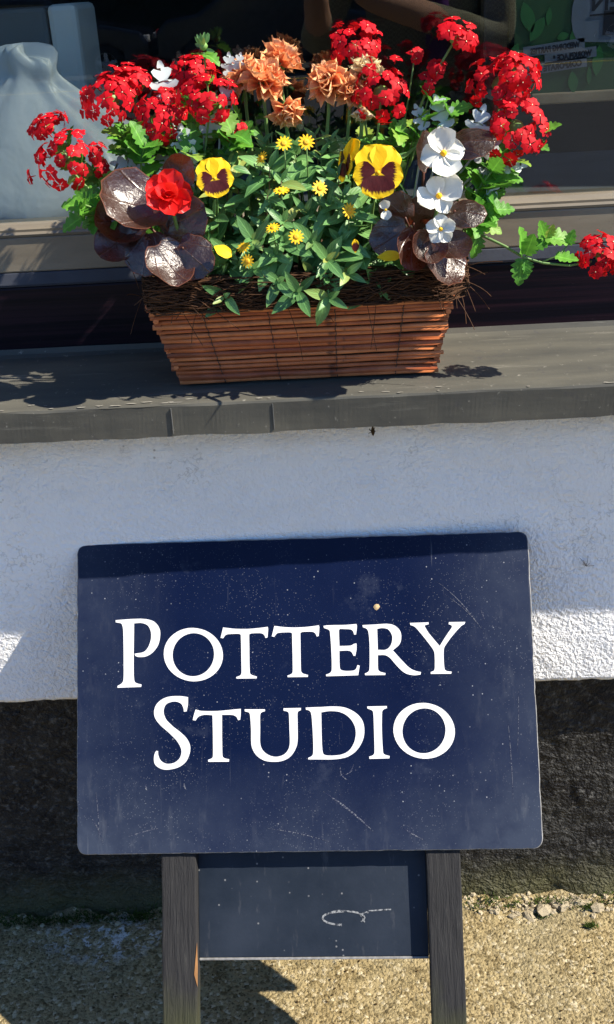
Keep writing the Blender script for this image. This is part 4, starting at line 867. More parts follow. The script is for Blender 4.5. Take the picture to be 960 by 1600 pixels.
def sprig(pl, p0_, p1_, p2_, n=4, L=.028, r=.0014, start=.25):
    """verbena stem with paired toothed leaves"""
    pts = bez(p0_, p1_, p2_, 9); stem(pl, pts, r, r*.75)
    for k in range(n):
        t = start + (1-start)*(k+.5)/n; i_ = min(7, int(t*8)); p = pts[i_]; tg = (pts[i_+1]-pts[i_]).normalized()
        sd = Quaternion(tg, k*1.57+rnd.uniform(-.4, .4)) @ tg.orthogonal().normalized()
        for s in (1, -1):
            d = sd*s + tg*.65 + Vector((0, -.15, .1)); put('leaf', VLEAF[rnd.randrange(3)], pl, frame(p, d, tg*1.0+Vector((.1, -.5, .6))-sd*s*.2, L*rnd.uniform(.7, 1.15)))
    return pts

# ------------------------------------------------------------------ the plants
SZ = PC.z + HP + .006
CAMDIR = Vector((.05, -.95, .25))
def headstem(pl, base_, pos, bow=(0, 0, .04), r=.0013, leaves=2, L=.026):
    b0 = Vector(base_); p = Vector(pos); mid = (b0+p)/2 + Vector(bow); pts = bez(b0, mid, p, 10); stem(pl, pts, r*1.25, r)
    for k in range(leaves):
        i_ = 3+k*2+rnd.randrange(2); i_ = min(i_, 8); tg = (pts[i_+1]-pts[i_-1]).normalized(); sd = Quaternion(tg, rnd.random()*6.28) @ tg.orthogonal().normalized()
        for s in (1, -1): put('leaf', VLEAF[rnd.randrange(3)], pl, frame(pts[i_], sd*s+tg*.7, tg+Vector((0, -.6, .5)), L*rnd.uniform(.7, 1.2)))

# red verbena, left end
vl = plant('red_verbena', (-.175, .005, SZ), 'scarlet verbena leaning over the left end of the wicker box', 'flowers')
for pos, r, ax, n, bow, bt_ in [
    ((-0.3152, 0.0000, 1.1988), .031, (-.35, -.10, .9), 18, (-.05, 0, .05), False),
    ((-0.2966, -0.0300, 1.1687), .043, (-.30, -.75, .55), 26, (-.06, -.01, .02), True),
    ((-0.2403, 0.0000, 1.2254), .043, (-.15, -.65, .7), 26, (-.02, 0, .02), False),
    ((-0.2178, 0.0200, 1.2406), .028, (.10, -.45, .85), 16, (-.02, 0, .02), False),
    ((-0.1861, -0.0050, 1.2041), .034, (.05, -.85, .45), 24, (0, 0, .03), False),
    ((-0.1514, 0.0450, 1.2440), .030, (0, -.6, .75), 20, (0, 0, .02), False),
    ((-0.1266, -0.0100, 1.2203), .041, (.1, -.7, .65), 26, (.01, 0, .02), True)]:
    verbena_head(vl, pos, r, ax, n, budtop=bt_); headstem(vl, (rnd.uniform(-.19, -.12), rnd.uniform(-.02, .03), SZ), pos, bow, leaves=3)
for pos, ax in (((-0.2601, -0.0200, 1.1702), (.2, -.8, .4)), ((-0.2567, -0.0200, 1.1534), (.3, -.7, .3)), ((-0.0976, -0.0100, 1.1844), (0, -.8, .5)), ((-0.1076, -0.0050, 1.1809), (.2, -.8, .4))):
    verbena_head(vl, pos, .012, ax, 5, fl=.0075, cov=70); headstem(vl, (-.16, 0, SZ), pos, (-.02, 0, .03), .0009, 1, .02)
# bud sprig on top
bp = Vector((-0.1331, 0.0200, 1.2713)); pts = sprig(vl, (-.135, .02, SZ), (-.13, .02, SZ+.12), bp - Vector((0, 0, .006)), 3, .022)
hd = part_at('bud', CORE.copy(), vl, bp); 
for vv in hd.data.vertices: vv.co = vv.co*.005
for k in range(16):
    d = (Vector((0, 0, .5)) + jit(1)).normalized(); link('bud_scale', LEAF[0], hd).matrix_local = frame(d*.004, d+Vector((0, 0, .6)), Vector((0, -1, 0)), .011)
vleaves(vl, [(bp-Vector((0, 0, .008)), (.6, -.4, -.35), (.2, -.5, .8), .024), (bp-Vector((0, 0, .01)), (-.5, .1, .2), (0, -.3, 1), .016)])
# leafy sprays low on the left
for p, q, e in [((-0.2249, 0.0000, 1.0998), (-0.2534, -0.0300, 1.0997), (-0.2846, -0.0450, 1.1078)), ((-0.2277, 0.0000, 1.1073), (-0.2598, -0.0200, 1.1197), (-0.2641, -0.0300, 1.1288)), ((-0.2187, 0.0000, 1.1499), (-0.2307, 0.0000, 1.1715), (-0.2249, 0.0000, 1.1886)), ((-0.2049, 0.0000, 1.1421), (-0.1947, 0.0000, 1.1662), (-0.1850, -0.0100, 1.1760)), ((-0.1198, 0.0000, 1.1447), (-0.1096, -0.0100, 1.1700), (-0.1040, -0.0200, 1.1846)), ((-0.2131, -0.0100, 1.1227), (-0.2145, -0.0200, 1.1596), (-0.2012, -0.0300, 1.1794)), ((-0.1993, 0.0200, 1.1169), (-0.1856, 0.0200, 1.1594), (-0.1696, 0.0200, 1.1833)), ((-0.1610, 0.0200, 1.1222), (-0.1482, 0.0100, 1.1659), (-0.1364, -0.0000, 1.1873)), ((-0.1815, 0.0000, 1.1194), (-0.1661, -0.0100, 1.1486), (-0.1523, -0.0200, 1.1666)), ((-0.2388, 0.0200, 1.1042), (-0.2593, 0.0100, 1.1362), (-0.2742, 0.0000, 1.1492)), ((-0.1379, 0.0200, 1.1282), (-0.1192, 0.0200, 1.1701), (-0.0914, 0.0100, 1.1872)), ((-0.2093, 0.0300, 1.1083), (-0.2167, 0.0300, 1.1417), (-0.2418, 0.0200, 1.1681)), ((-0.1476, 0.0400, 1.1255), (-0.1644, 0.0400, 1.1841), (-0.1652, 0.0400, 1.2122)), ((-0.2214, -0.0200, 1.1034), (-0.2649, -0.0400, 1.1094), (-0.2774, -0.0500, 1.1203))]:
    sprig(vl, p, q, e, 4, .032, .0014, .2)

# red verbena behind the pansy, middle
vm = plant('red_verbena', (.02, .03, SZ), 'scarlet verbena rising at the back between orange dahlias and green poster', 'flowers')
for pos, r, ax, n, bow, bt_ in [
    ((0.0364, 0.0500, 1.2607), .038, (0, -.6, .75), 28, (.0, 0, .02), True),
    ((0.0613, -0.0120, 1.2164), .041, (-.05, -.8, .5), 28, (.01, 0, .02), True),
    ((0.1445, -0.0050, 1.2666), .030, (.35, -.15, .9), 18, (-.03, 0, .02), False)]:
    verbena_head(vm, pos, r, ax, n, budtop=bt_); headstem(vm, (rnd.uniform(.0, .06), rnd.uniform(.0, .03), SZ), pos, bow, leaves=2)
for pos, ax, n in (((0.1235, 0.0000, 1.2359), (.1, -.8, .5), 6), ((0.1006, 0.0200, 1.2483), (0, -.5, .8), 4), ((0.1129, 0.0000, 1.2226), (.1, -.8, .3), 5)):
    verbena_head(vm, pos, .012, ax, n, fl=.0075, cov=70); headstem(vm, (.05, .02, SZ), pos, (.01, 0, .02), .0009, 2, .02)
for p, q, e in [((0.0920, 0.0000, 1.1336), (0.1069, 0.0000, 1.1745), (0.1214, 0.0000, 1.2076)), ((0.0630, 0.0000, 1.1422), (0.0708, 0.0000, 1.1661), (0.0811, -0.0100, 1.1736)), ((0.1367, 0.0100, 1.1509), (0.1294, 0.0100, 1.1790), (0.1391, 0.0000, 1.1918))]:
    sprig(vm, p, q, e, 3, .026, .0012, .35)

# red verbena, right end with a trailing shoot
vr = plant('red_verbena', (.115, .005, SZ), 'scarlet verbena at the right end with one shoot trailing over the sill', 'flowers')
for pos, r, ax, n, bow, bt_ in [
    ((0.1963, 0.0150, 1.2170), .045, (-.05, -.65, .75), 28, (.03, 0, .02), False),
    ((0.2113, 0.0000, 1.2279), .034, (.25, -.5, .8), 20, (.03, 0, .02), False),
    ((0.2098, -0.0200, 1.1728), .043, (.10, -.85, .45), 30, (.03, 0, .01), True)]:
    verbena_head(vr, pos, r, ax, n, budtop=bt_); headstem(vr, (.11+rnd.uniform(0, .02), rnd.uniform(-.02, .02), SZ), pos, bow, leaves=2)
for p, q, e in [((0.1582, -0.0300, 1.0748), (0.1758, -0.0300, 1.1059), (0.2041, -0.0250, 1.1452)), ((0.1509, -0.0300, 1.0788), (0.1636, -0.0400, 1.1152), (0.1845, -0.0400, 1.1334)), ((0.1546, -0.0300, 1.0750), (0.1748, -0.0400, 1.0866), (0.1847, -0.0450, 1.0905)), ((0.1484, -0.0200, 1.0842), (0.1358, 0.0000, 1.1242), (0.1599, -0.0100, 1.1385)), ((0.1570, -0.0400, 1.0733), (0.1650, -0.0500, 1.0749), (0.1672, -0.0550, 1.0793)), ((0.1685, 0.0000, 1.1331), (0.1754, 0.0000, 1.1537), (0.1923, -0.0100, 1.1403)), ((0.1380, 0.0200, 1.0846), (0.1490, 0.0200, 1.1276), (0.1818, 0.0200, 1.1508)), ((0.1305, 0.0200, 1.0997), (0.1158, 0.0200, 1.1507), (0.1013, 0.0200, 1.1794)), ((0.1655, 0.0000, 1.0796), (0.1872, 0.0000, 1.1073), (0.2000, -0.0100, 1.1189))]:
    sprig(vr, p, q, e, 4, .032, .0014, .25)
vleaves(vr, [((0.2361, -0.0200, 1.1667), (.9, -.3, .2), (.1, -.5, .8), .024), ((0.2294, -0.0200, 1.1555), (.7, -.4, -.5), (.1, -.6, .7), .02)])
tp = [Vector((0.1470, -0.0450, 1.0776)), Vector((0.1660, -0.0550, 1.0645)), Vector((0.1934, -0.0650, 1.0517)), Vector((0.2129, -0.0700, 1.0396)), Vector((0.2354, -0.0730, 1.0327)), Vector((0.2641, -0.0730, 1.0284)), Vector((0.2894, -0.0700, 1.0314))]
stem(vr, tp, .0020, .0011)
s2 = [Vector((0.2143, -0.0700, 1.0396)), Vector((0.2275, -0.0660, 1.0480)), Vector((0.2374, -0.0640, 1.0584))]; stem(vr, s2, .001, .0008)
s3 = [Vector((0.2339, -0.0730, 1.0342)), Vector((0.2538, -0.0680, 1.0399)), Vector((0.2629, -0.0660, 1.0504))]; stem(vr, s3, .001, .0008)
verbena_head(vr, (0.2997, -0.0700, 1.0366), .028, (.15, -.85, .5), 20)
vleaves(vr, [((0.2121, -0.0700, 1.0425), (-.1, -.2, 1), (.5, -.7, .4), .034), ((0.2156, -0.0700, 1.0424), (.25, -.2, .9), (-.4, -.8, .3), .028), ((0.2115, -0.0700, 1.0383), (-.1, -.3, -1), (.1, -.9, .2), .030), ((0.2158, -0.0700, 1.0366), (.2, -.2, -.8), (.2, -.9, .3), .02),
    ((0.2254, -0.0660, 1.0481), (.7, -.2, .5), (-.1, -.6, .8), .026), ((0.2374, -0.0640, 1.0584), (.9, -.1, .15), (0, -.5, .8), .034), ((0.2374, -0.0640, 1.0584), (-.5, -.1, .8), (.3, -.8, .4), .024), ((0.2402, -0.0640, 1.0583), (.2, -.3, .9), (.3, -.8, .4), .018),
    ((0.2485, -0.0700, 1.0392), (.9, -.2, -.3), (0, -.5, .9), .026), ((0.2629, -0.0660, 1.0504), (.3, -.2, .8), (0, -.8, .5), .018), ((0.1624, -0.0550, 1.0647), (0, -.3, -1), (.2, -.9, .2), .028), ((0.1602, -0.0550, 1.0690), (-.6, -.4, -.3), (0, -.6, .7), .024)])

# orange dahlias
DP = [petal(1, .27, 7, 2, .62, .5, 'dahlia_petal', .015, c) for c in (-.15, -.5, .25)]; CP = [petal(1, .27, 7, 2, .62, .5, 'cream_petal', .015, c) for c in (-.1, -.4)]
def dahlia(pl, pos, r, axis, mats=DP, rings=((14, 5, .55), (34, 7, .75), (55, 9, .92), (76, 10, 1.0), (98, 9, .95), (118, 6, .8))):
    pos = Vector(pos); A = Vector(axis).normalized(); q = Vector((0, 0, 1)).rotation_difference(A)
    me = CORE.copy(); 
    for vv in me.vertices: vv.co = q @ Vector((vv.co.x*r*.22, vv.co.y*r*.22, vv.co.z*r*.25-.06*r))
    r *= .92
    r *= .90
    hd = part_at('flower_head', me, pl, pos)
    for k, (tau, n, L) in enumerate(rings):
        for j in range(n):
            ph = 2*math.pi*(j+.5*(k % 2))/n + rnd.uniform(-.15, .15); tt = R(tau+rnd.uniform(-9, 9)); rad = Vector((math.cos(ph), math.sin(ph), 0))
            y = Vector((0, 0, 1))*math.cos(tt)+rad*math.sin(tt); z = Vector((0, 0, 1))*math.sin(tt)-rad*math.cos(tt)
            link('petal', mats[rnd.randrange(len(mats))], hd).matrix_local = frame(q @ (rad*r*.08 + Vector((0, 0, .02-.05*k))*r), q @ (y+jit(.08)), q @ (z+jit(.12)), r*L*rnd.uniform(.9, 1.1))
    stem(pl, bez((pl.location.x+rnd.uniform(-.03, .03), pl.location.y, SZ), (pos.x, pos.y+.02, (pos.z+SZ)/2), pos-A*r*.2, 8), .0026, .002)
dh = plant('dahlia', (-.045, .04, SZ), 'salmon orange dahlias standing tall at the back of the window box', 'flowers')
HALF = ((12, 5, .6), (30, 7, .85), (48, 8, 1.0), (68, 8, 1.0), (92, 7, .9))
dahlia(dh, (-0.0669, 0.0100, 1.2340), .038, (.45, -.45, .75), DP)
dahlia(dh, (-0.0483, 0.0400, 1.2497), .034, (.35, -.1, .95), DP, HALF)
dahlia(dh, (-0.0941, 0.0350, 1.2376), .031, (-.45, -.45, .8), DP)
dahlia(dh, (-0.0447, -0.0100, 1.2026), .028, (.15, -.7, -.55), DP, HALF)
dahlia(dh, (0.0027, 0.0000, 1.2285), .032, (-.25, -.75, .55), DP)
dahlia(dh, (0.0279, 0.0000, 1.2192), .026, (.2, -.8, .3), DP)
dahlia(dh, (0.0458, 0.0100, 1.2347), .028, (.25, -.35, .8), CP, HALF)
dahlia(dh, (0.0397, -0.0100, 1.2008), .022, (0, -.5, -.7), CP, HALF[:3])
for k in range(70):
    p = Vector((rnd.uniform(-.16, .10), rnd.uniform(-.012, .05), SZ+rnd.uniform(.02, .155))); d = Vector((rnd.uniform(-1, 1), rnd.uniform(-.9, .1), rnd.uniform(-.5, .5)))
    put('leaf', PLEAF[k % 2], dh, frame(p, d, Vector((0, -.4, 1))+jit(.4), rnd.uniform(.034, .05)))
    if k % 3 == 0: stem(dh, bez((p.x*.8, .035, SZ), (p.x, .03, p.z-.03), p, 5), .0014, .001)

# creeping zinnia cushion with small yellow daisies
cza = plant('creeping_zinnia', (-.095, -.005, SZ), 'bushy green creeping zinnia with tiny yellow daisies right beside the left pansy', 'flowers')
czb = plant('creeping_zinnia', (.005, -.005, SZ), 'bushy green creeping zinnia with tiny yellow daisies left of the large pansy', 'flowers')
PET = petal(1, .17, 3, 1, .2, .5, 'yellow_petal', 0, .1)
def daisy_mesh():
    mb = MB()
    for p in range(12):
        a0 = 2*math.pi*p/12; 
        raw = [(-.06, .2, .0), (.06, .2, 0), (-.15, .62, .07), (.15, .62, .07), (-.06, 1, .03), (.06, 1, .03)]
        mb.add([(x*math.cos(a0)-y*math.sin(a0), x*math.sin(a0)+y*math.cos(a0), z) for x, y, z in raw], [(0, 1, 3, 2), (2, 3, 5, 4)], 0)
    return mesh('flower', mb.v, mb.f, 'yellow_petal', True, None, [(.5, .5)]*len(mb.v))
def disc_mesh():
    v = []; f = []; S = 10
    for k, (r, z) in enumerate(((.40, 0), (.36, .14), (.2, .22), (.04, .2))):
        for j in range(S): v.append((r*math.cos(2*math.pi*j/S), r*math.sin(2*math.pi*j/S), z))
    for k in range(3):
        for j in range(S): f.append((k*S+j, k*S+(j+1) % S, (k+1)*S+(j+1) % S, (k+1)*S+j))
    return mesh('disc', v, f, 'yellow_disc', True, None, [(.5, .5)]*len(v))
DAISY, DISC = daisy_mesh(), disc_mesh()
def daisy(pl, pos, ax, r=.0105):
    r *= rnd.uniform(.72, .92)
    pos = Vector(pos); A = Vector(ax).normalized()
    o = put('flower', DAISY, pl, frame(pos, A.orthogonal(), A, r)); link('disc', DISC, o)
    stem(pl, bez((pos.x*.8-.01, .0, SZ), (pos.x, pos.y+.03, (pos.z+SZ)/2), pos-A*.001, 6), .001, .0008)
for pos, ax in [((-0.0474, -0.0550, 1.1732), (0, -.75, .6)), ((-0.0231, -0.0500, 1.1726), (.1, -.85, .5)), ((-0.0107, -0.0750, 1.1273), (.3, -.8, .5)), ((-0.0525, -0.0750, 1.1268), (0, -.3, .9)), ((-0.0384, -0.1050, 1.0827), (.1, -.85, .5)), ((-0.0629, -0.1000, 1.0925), (-.1, -.45, .8)), ((-0.0926, -0.1100, 1.0603), (-.3, -.9, .3)), ((0.0202, -0.0850, 1.1037), (.5, -.75, .3)), ((-0.0731, -0.0500, 1.1578), (-.6, -.5, .5)), ((-0.0972, -0.0900, 1.0714), (-.3, -.5, .6))]:
    daisy(cza if pos[0] < -.05 else czb, pos, ax)
tips = []
for k in range(2500):
    if len(tips) >= 104: break
    x = rnd.uniform(-.165, .075); ph = R(rnd.uniform(-5, 80)); rr = rnd.uniform(.72, 1.0); wx = 1-.35*(abs(x+.047)/.12)**3
    p = Vector((x, .035-.135*math.cos(ph)*rr*wx, SZ+.012+.160*math.sin(ph)*rr*wx))
    if all((p-q).length > .0165 for q in tips): tips.append(p)
for side, cz in ((0, cza), (1, czb)):
    nl = 0
    for p in tips:
        if (p.x >= -.047) != bool(side): continue
        root = Vector((cz.location.x+(p.x-cz.location.x)*.65, .02+.3*(p.y-.02), SZ)); up_ = Vector((p.x+.045, p.y-.01, .09)).normalized()
        pts = bez(root, (root+p)/2+Vector((0, .0, .03)), p, 7); stem(cz, pts, .0013, .0009, 'stem_brown' if rnd.random() < .5 else 'stem_green', 4)
        tg = (pts[-1]-pts[-2]).normalized(); tg = (tg+up_*.6+Vector((0, -.25, .25))).normalized(); sd0 = tg.orthogonal().normalized(); age = rnd.uniform(.75, 1.12)
        for lv in range(3):
            sd = Quaternion(tg, lv*1.57+rnd.uniform(-.3, .3)) @ sd0
            for s in (1, -1):
                if nl >= 300: break
                L = (.037, .030, .019)[lv]*rnd.uniform(.55, 1.3)*age; d = sd*s + tg*(.35, .7, 1.3)[lv] + jit(.12)
                put('leaf', LEAF[rnd.randrange(4)], cz, frame(p-tg*(.014, .006, 0)[lv], d, tg-sd*s*.4+Vector((0, -.2, .3)), (L*rnd.uniform(.9, 1.25), L, L))); nl += 1

# pansies
PANS = [petal(1, .55, 10, 5, .10, 1.0, m_, .012, .25, 0, .12) for m_ in ('pansy_plain', 'pansy_side', 'pansy_lip')]
def pansy(pl, pos, r, axis, upv=(0, 0, 1), yaw=0):
    r *= .82
    pos = Vector(pos); A = Vector(axis).normalized(); U = Vector(upv); U = (U-A*U.dot(A)).normalized(); Rr = U.cross(A)
    v, f = tube([(0, 0, 0), A*r*.10], [r*.10, r*.07], 6); me = mesh('flower', v, f, 'yellow_petal', True, None, [(.5, .5)]*len(v)); fl = part_at('flower', me, pl, pos)
    for ang, m_, L, w, dz in ((27, 0, 1.10, 1.0, -.10), (-27, 0, 1.10, 1.0, -.05), (100, 1, .92, .95, .0), (-100, 1, .92, .95, .02), (180, 2, .92, 1.25, .06)):
        t = R(ang+yaw); y = U*math.cos(t)+Rr*math.sin(t)
        link('petal', PANS[m_], fl).matrix_local = frame(A*dz*r, y+A*(.12 if m_ else -.08), A, (r*L*w*1.0, r*L, r*L))
    stem(pl, bez((pl.location.x, pl.location.y, SZ), (pos.x, pos.y+.03, pos.z-.01), pos-A*r*.1-U*.002, 8), .0016, .0012)
def pansy_leaves(pl, n, spread, zr):
    for k in range(n):
        b0 = Vector(pl.location); p = b0 + Vector((rnd.uniform(-spread, spread), rnd.uniform(-.05, .02), rnd.uniform(.022, zr)))
        d = Vector((rnd.uniform(-.8, .8), rnd.uniform(-1, -.1), rnd.uniform(-.5, .3)))
        put('leaf', PLEAF[k % 2], pl, frame(p, d, Vector((0, -.5, .9))+jit(.4), rnd.uniform(.026, .04))); stem(pl, bez(b0, (b0+p)/2+Vector((0, 0, .02)), p, 4), .0011, .0009, sides=4)
pl_ = plant('pansy', (-.135, -.025, SZ), 'single yellow pansy with maroon face left of the zinnia cushion', 'flowers')
pansy(pl_, (-0.1227, -0.0850, 1.1449), .0275, (.10, -.93, .30), (-.15, 0, 1), 4); pansy_leaves(pl_, 14, .035, .06)
fl = put('petal', PANS[0], pl_, frame((-0.1283, -0.1000, 1.0759), (.7, -.2, -.35), (0, -.6, .8), (.014, .022, .022)))
put('bud', LEAF[1], pl_, frame((-0.1031, -0.0700, 1.1529), (.9, -.1, -.2), (0, -.5, .8), (.03, .02, .02)))
pr_ = plant('pansy', (.035, -.025, SZ), 'large yellow pansy with maroon face beside a side-turned bloom', 'flowers')
pansy(pr_, (0.0524, -0.0850, 1.1417), .0365, (.0, -.95, .25), (.06, 0, 1), 0)
pansy(pr_, (0.0191, -0.0550, 1.1510), .0300, (-.93, -.30, .20), (0, 0, 1), 0); pansy_leaves(pr_, 20, .055, .07)
put('petal', PANS[0], pr_, frame((0.0488, -0.1000, 1.0550), (.9, -.2, .1), (0, -.6, .8), (.014, .026, .022)))
put('petal', PANS[2], pr_, frame((0.0253, -0.0950, 1.0599), (.0, -.3, 1), (.3, -.9, .2), (.008, .016, .016)))

# bronze begonias
def bleaf(pl, c, yd, nz, s, k):
    s *= .80
    c = Vector(c); m4 = frame(c, yd, nz, s); y = Vector(yd).normalized(); p = c - y*.42*s; put('leaf', BLEAF[k], pl, frame(p, yd, nz, s))
    stem(pl, bez(pl.location, (Vector(pl.location)+p)/2+Vector((0, 0, .02)), p+y*.13*s, 6), .0022, .0016, 'bronze_rim')
bl_ = plant('begonia', (-.165, -.035, SZ), 'bronze-leaved begonia with one red bloom at the left front corner', 'flowers')
for c, yd, nz, s, k in [((-0.2159, -0.0750, 1.1203), (-.85, -.30, .26), (.42, -.66, .62), .092, 1), ((-0.1807, -0.0950, 1.0586), (.55, -.30, -.68), (.42, -.66, .60), .068, 0), ((-0.1693, -0.0600, 1.0977), (.7, -.15, .35), (-.25, -.9, .2), .074, 2), ((-0.2402, -0.0600, 1.0779), (-.7, -.3, -.5), (-.4, -.8, .1), .062, 0), ((-0.1643, -0.0450, 1.1482), (.3, -.1, .9), (-.2, -.9, .1), .048, 0), ((-0.2078, -0.0750, 1.0696), (-.2, -.4, -.8), (-.1, -.9, .2), .062, 2), ((-0.2328, -0.0450, 1.0980), (-.8, -.1, -.1), (-.2, -.8, .3), .07, 3), ((-0.1551, -0.0900, 1.0646), (.6, -.3, -.5), (.2, -.9, .1), .06, 2)]:
    bleaf(bl_, c, yd, nz, s, k)
BP = [petal(1, .55, 5, 2, .5, 1.0, 'begonia_red', .05, c, 0, .3) for c in (-.3, .2)]; WPt = [petal(1, .60, 8, 3, .40, 1.0, 'white_petal', .06, c, 0, .3) for c in (-.6, .5)]
def begonia_flower(pl, pos, r, axis, mats, lay, eye=True):
    r *= .86
    pos = Vector(pos); A = Vector(axis).normalized(); q = Vector((0, 0, 1)).rotation_difference(A)
    me = CORE.copy(); me.materials.clear(); me.materials.append(M['yellow_petal' if eye else 'begonia_red'])
    for vv in me.vertices: vv.co = q @ Vector((vv.co.x*r*.15, vv.co.y*r*.15, vv.co.z*r*.14+.08*r)) if eye else vv.co*r*.1
    fl = part_at('flower', me, pl, pos)
    for ang, tau, L, w in lay:
        t = R(ang); tt = R(tau); rad = Vector((math.cos(t), math.sin(t), 0)); y = Vector((0, 0, 1))*math.cos(tt)+rad*math.sin(tt); z = Vector((0, 0, 1))*math.sin(tt)-rad*math.cos(tt)
        link('petal', mats[rnd.randrange(2)], fl).matrix_local = frame(q @ (rad*r*.05), q @ (y+jit(.05)), q @ (z+jit(.08)), (r*L*w, r*L, r*L))
    stem(pl, bez(pl.location, (pos.x, pos.y+.03, pos.z-.03), pos-A*r*.1, 7), .0026, .0018, 'stem_green')
begonia_flower(bl_, (-0.1741, -0.0850, 1.1301), .030, (.1, -.85, .4), BP, [(10, 85, 1, 1), (80, 80, 1.05, 1), (150, 85, 1, 1), (210, 85, 1, 1), (285, 80, 1, 1), (330, 85, 1, 1), (45, 45, .7, 1), (165, 45, .7, 1), (280, 40, .7, 1), (100, 15, .5, 1), (250, 15, .45, 1)], False)
br_ = plant('begonia', (.10, -.035, SZ), 'bronze-leaved begonia with three white blooms at the right front corner', 'flowers')
for c, yd, nz, s, k in [((0.1559, -0.0400, 1.1633), (.9, -.15, .05), (.1, -.55, .80), .062, 2), ((0.1034, -0.0400, 1.1539), (-.15, -.1, .95), (.75, -.55, .2), .052, 0), ((0.1463, -0.0850, 1.0958), (.9, -.25, -.1), (.42, -.66, .62), .050, 2), ((0.0873, -0.1000, 1.0627), (-.15, -.35, -.9), (.45, -.85, .2), .056, 0), ((0.1199, -0.1000, 1.0443), (.35, -.35, -.80), (.42, -.68, .58), .064, 1), ((0.0656, -0.0800, 1.0707), (-.75, -.25, -.4), (.0, -.9, .3), .058, 0), ((0.0738, -0.0700, 1.0975), (-.5, -.2, .5), (-.1, -.95, .1), .05, 2), ((0.1032, -0.1000, 1.0605), (.1, -.4, -.6), (.2, -.9, .35), .05, 3), ((0.0977, -0.0600, 1.0909), (.4, -.2, .6), (.2, -.9, .1), .05, 2), ((0.1338, -0.1000, 1.0624), (.7, -.4, -.2), (.3, -.8, .4), .045, 0)]:
    bleaf(br_, c, yd, nz, s, k)
W4 = [(80, 85, 1.0, 1), (265, 85, 1.0, 1), (170, 88, .82, .85), (355, 88, .85, .8), (30, 80, .7, .7)]
begonia_flower(br_, (0.1220, -0.0850, 1.1578), .0285, (.05, -.92, .38), WPt, [(100, 82, 1.05, 1), (280, 85, 1.1, 1), (190, 88, .95, .9), (10, 80, .9, .9), (330, 85, .8, .8)])
begonia_flower(br_, (0.1163, -0.0950, 1.1154), .0275, (-.05, -.80, .60), WPt, [(20, 85, 1.15, 1), (200, 85, 1.05, 1), (110, 80, .85, .9), (290, 85, .8, .9)])
begonia_flower(br_, (0.1173, -0.1050, 1.0829), .0185, (0, -.95, .25), WPt, [(90, 85, 1, .8), (162, 85, 1, .8), (234, 85, 1, .8), (306, 85, 1, .8), (18, 85, 1, .8)])
begonia_flower(br_, (0.0597, -0.0850, 1.1024), .012, (-.1, -.9, .3), WPt, [(90, 80, 1, 1), (270, 80, 1, 1)], True)

# silver dusty miller
def dusty(pl, items):
    for p, d, nz, L in items:
        p = Vector(p); put('leaf', SLEAF, pl, frame(p, d, nz, L)); stem(pl, bez(pl.location, (Vector(pl.location)+p)/2+Vector((0, 0, .02)), p, 5), .0016, .0013, 'silver_leaf')
dl = plant('dusty_miller', (-.14, .01, SZ), 'silver-grey lobed dusty miller leaves among the left red verbena', 'foliage plant')
dusty(dl, [((-0.1605, -0.0100, 1.1539), (-.05, -.2, .9), (.1, -.9, .3), .040), ((-0.1822, 0.0000, 1.1465), (-.5, -.1, .8), (-.1, -.9, .3), .04), ((-0.1402, 0.0000, 1.1772), (.5, -.1, .7), (.2, -.8, .4), .038), ((-0.1784, 0.0100, 1.2124), (-.05, -.1, 1), (.2, -.9, .3), .045), ((-0.1186, 0.0000, 1.2000), (.3, -.2, .8), (.2, -.8, .4), .035), ((-0.2081, 0.0000, 1.1458), (-.8, -.2, .3), (0, -.8, .6), .04), ((-0.1084, 0.0300, 1.2361), (.1, -.2, 1), (.1, -.9, .3), .026), ((-0.0992, 0.0300, 1.2423), (.3, -.2, .9), (.1, -.9, .3), .02), ((-0.1570, -0.0100, 1.1305), (.1, -.3, .6), (.1, -.8, .5), .04), ((-0.1926, 0.0100, 1.1647), (-.2, -.1, .9), (.1, -.9, .3), .036)])
dr = plant('dusty_miller', (.085, .01, SZ), 'silver-grey lobed dusty miller leaves behind the white begonia', 'foliage plant')
dusty(dr, [((0.1597, -0.0100, 1.1558), (.3, -.2, .8), (.1, -.9, .3), .042), ((0.1803, -0.0200, 1.1320), (.9, -.2, .1), (.1, -.7, .7), .04), ((0.1356, 0.0000, 1.1696), (-.3, -.1, .9), (.1, -.9, .3), .04), ((0.1695, -0.0200, 1.1311), (.4, -.3, -.6), (.2, -.9, .3), .036), ((0.1105, 0.0000, 1.1709), (-.3, -.1, .9), (.2, -.9, .3), .03), ((0.1587, -0.0200, 1.1400), (.7, -.2, .5), (.1, -.8, .5), .038), ((0.1936, 0.0000, 1.1458), (.6, -.2, .6), (.1, -.8, .5), .03)])

# ------------------------------------------------------------------ loose bits at the foot of the wall
simple('stone', (.34, .29, .20), .9, .2, .4, 120, .6, 200)
simple('moss', (.035, .055, .010), .95, .1, .5, 150)
simple('dead_leaf', (.05, .03, .012), .9, .1, .4, 100)
def stone_mesh(seed):
    g = random.Random(seed); v = []; f = []; S = 8
    for k in range(5):
        t = math.pi*(k+.25)/4.5
        for j in range(S):
            a_ = 2*math.pi*j/S; w = g.uniform(.72, 1.15); v.append((w*math.sin(t)*math.cos(a_), w*.75*math.sin(t)*math.sin(a_), w*.6*math.cos(t)))
    for k in range(4):
        for j in range(S): f.append((k*S+j, (k+1)*S+j, (k+1)*S+(j+1) % S, k*S+(j+1) % S))
    f.append(tuple(range(S))); f.append(tuple(range(4*S, 5*S))[::-1]); return mesh('stone_chip', v, f, 'stone', False)
STN = [stone_mesh(k) for k in range(5)]
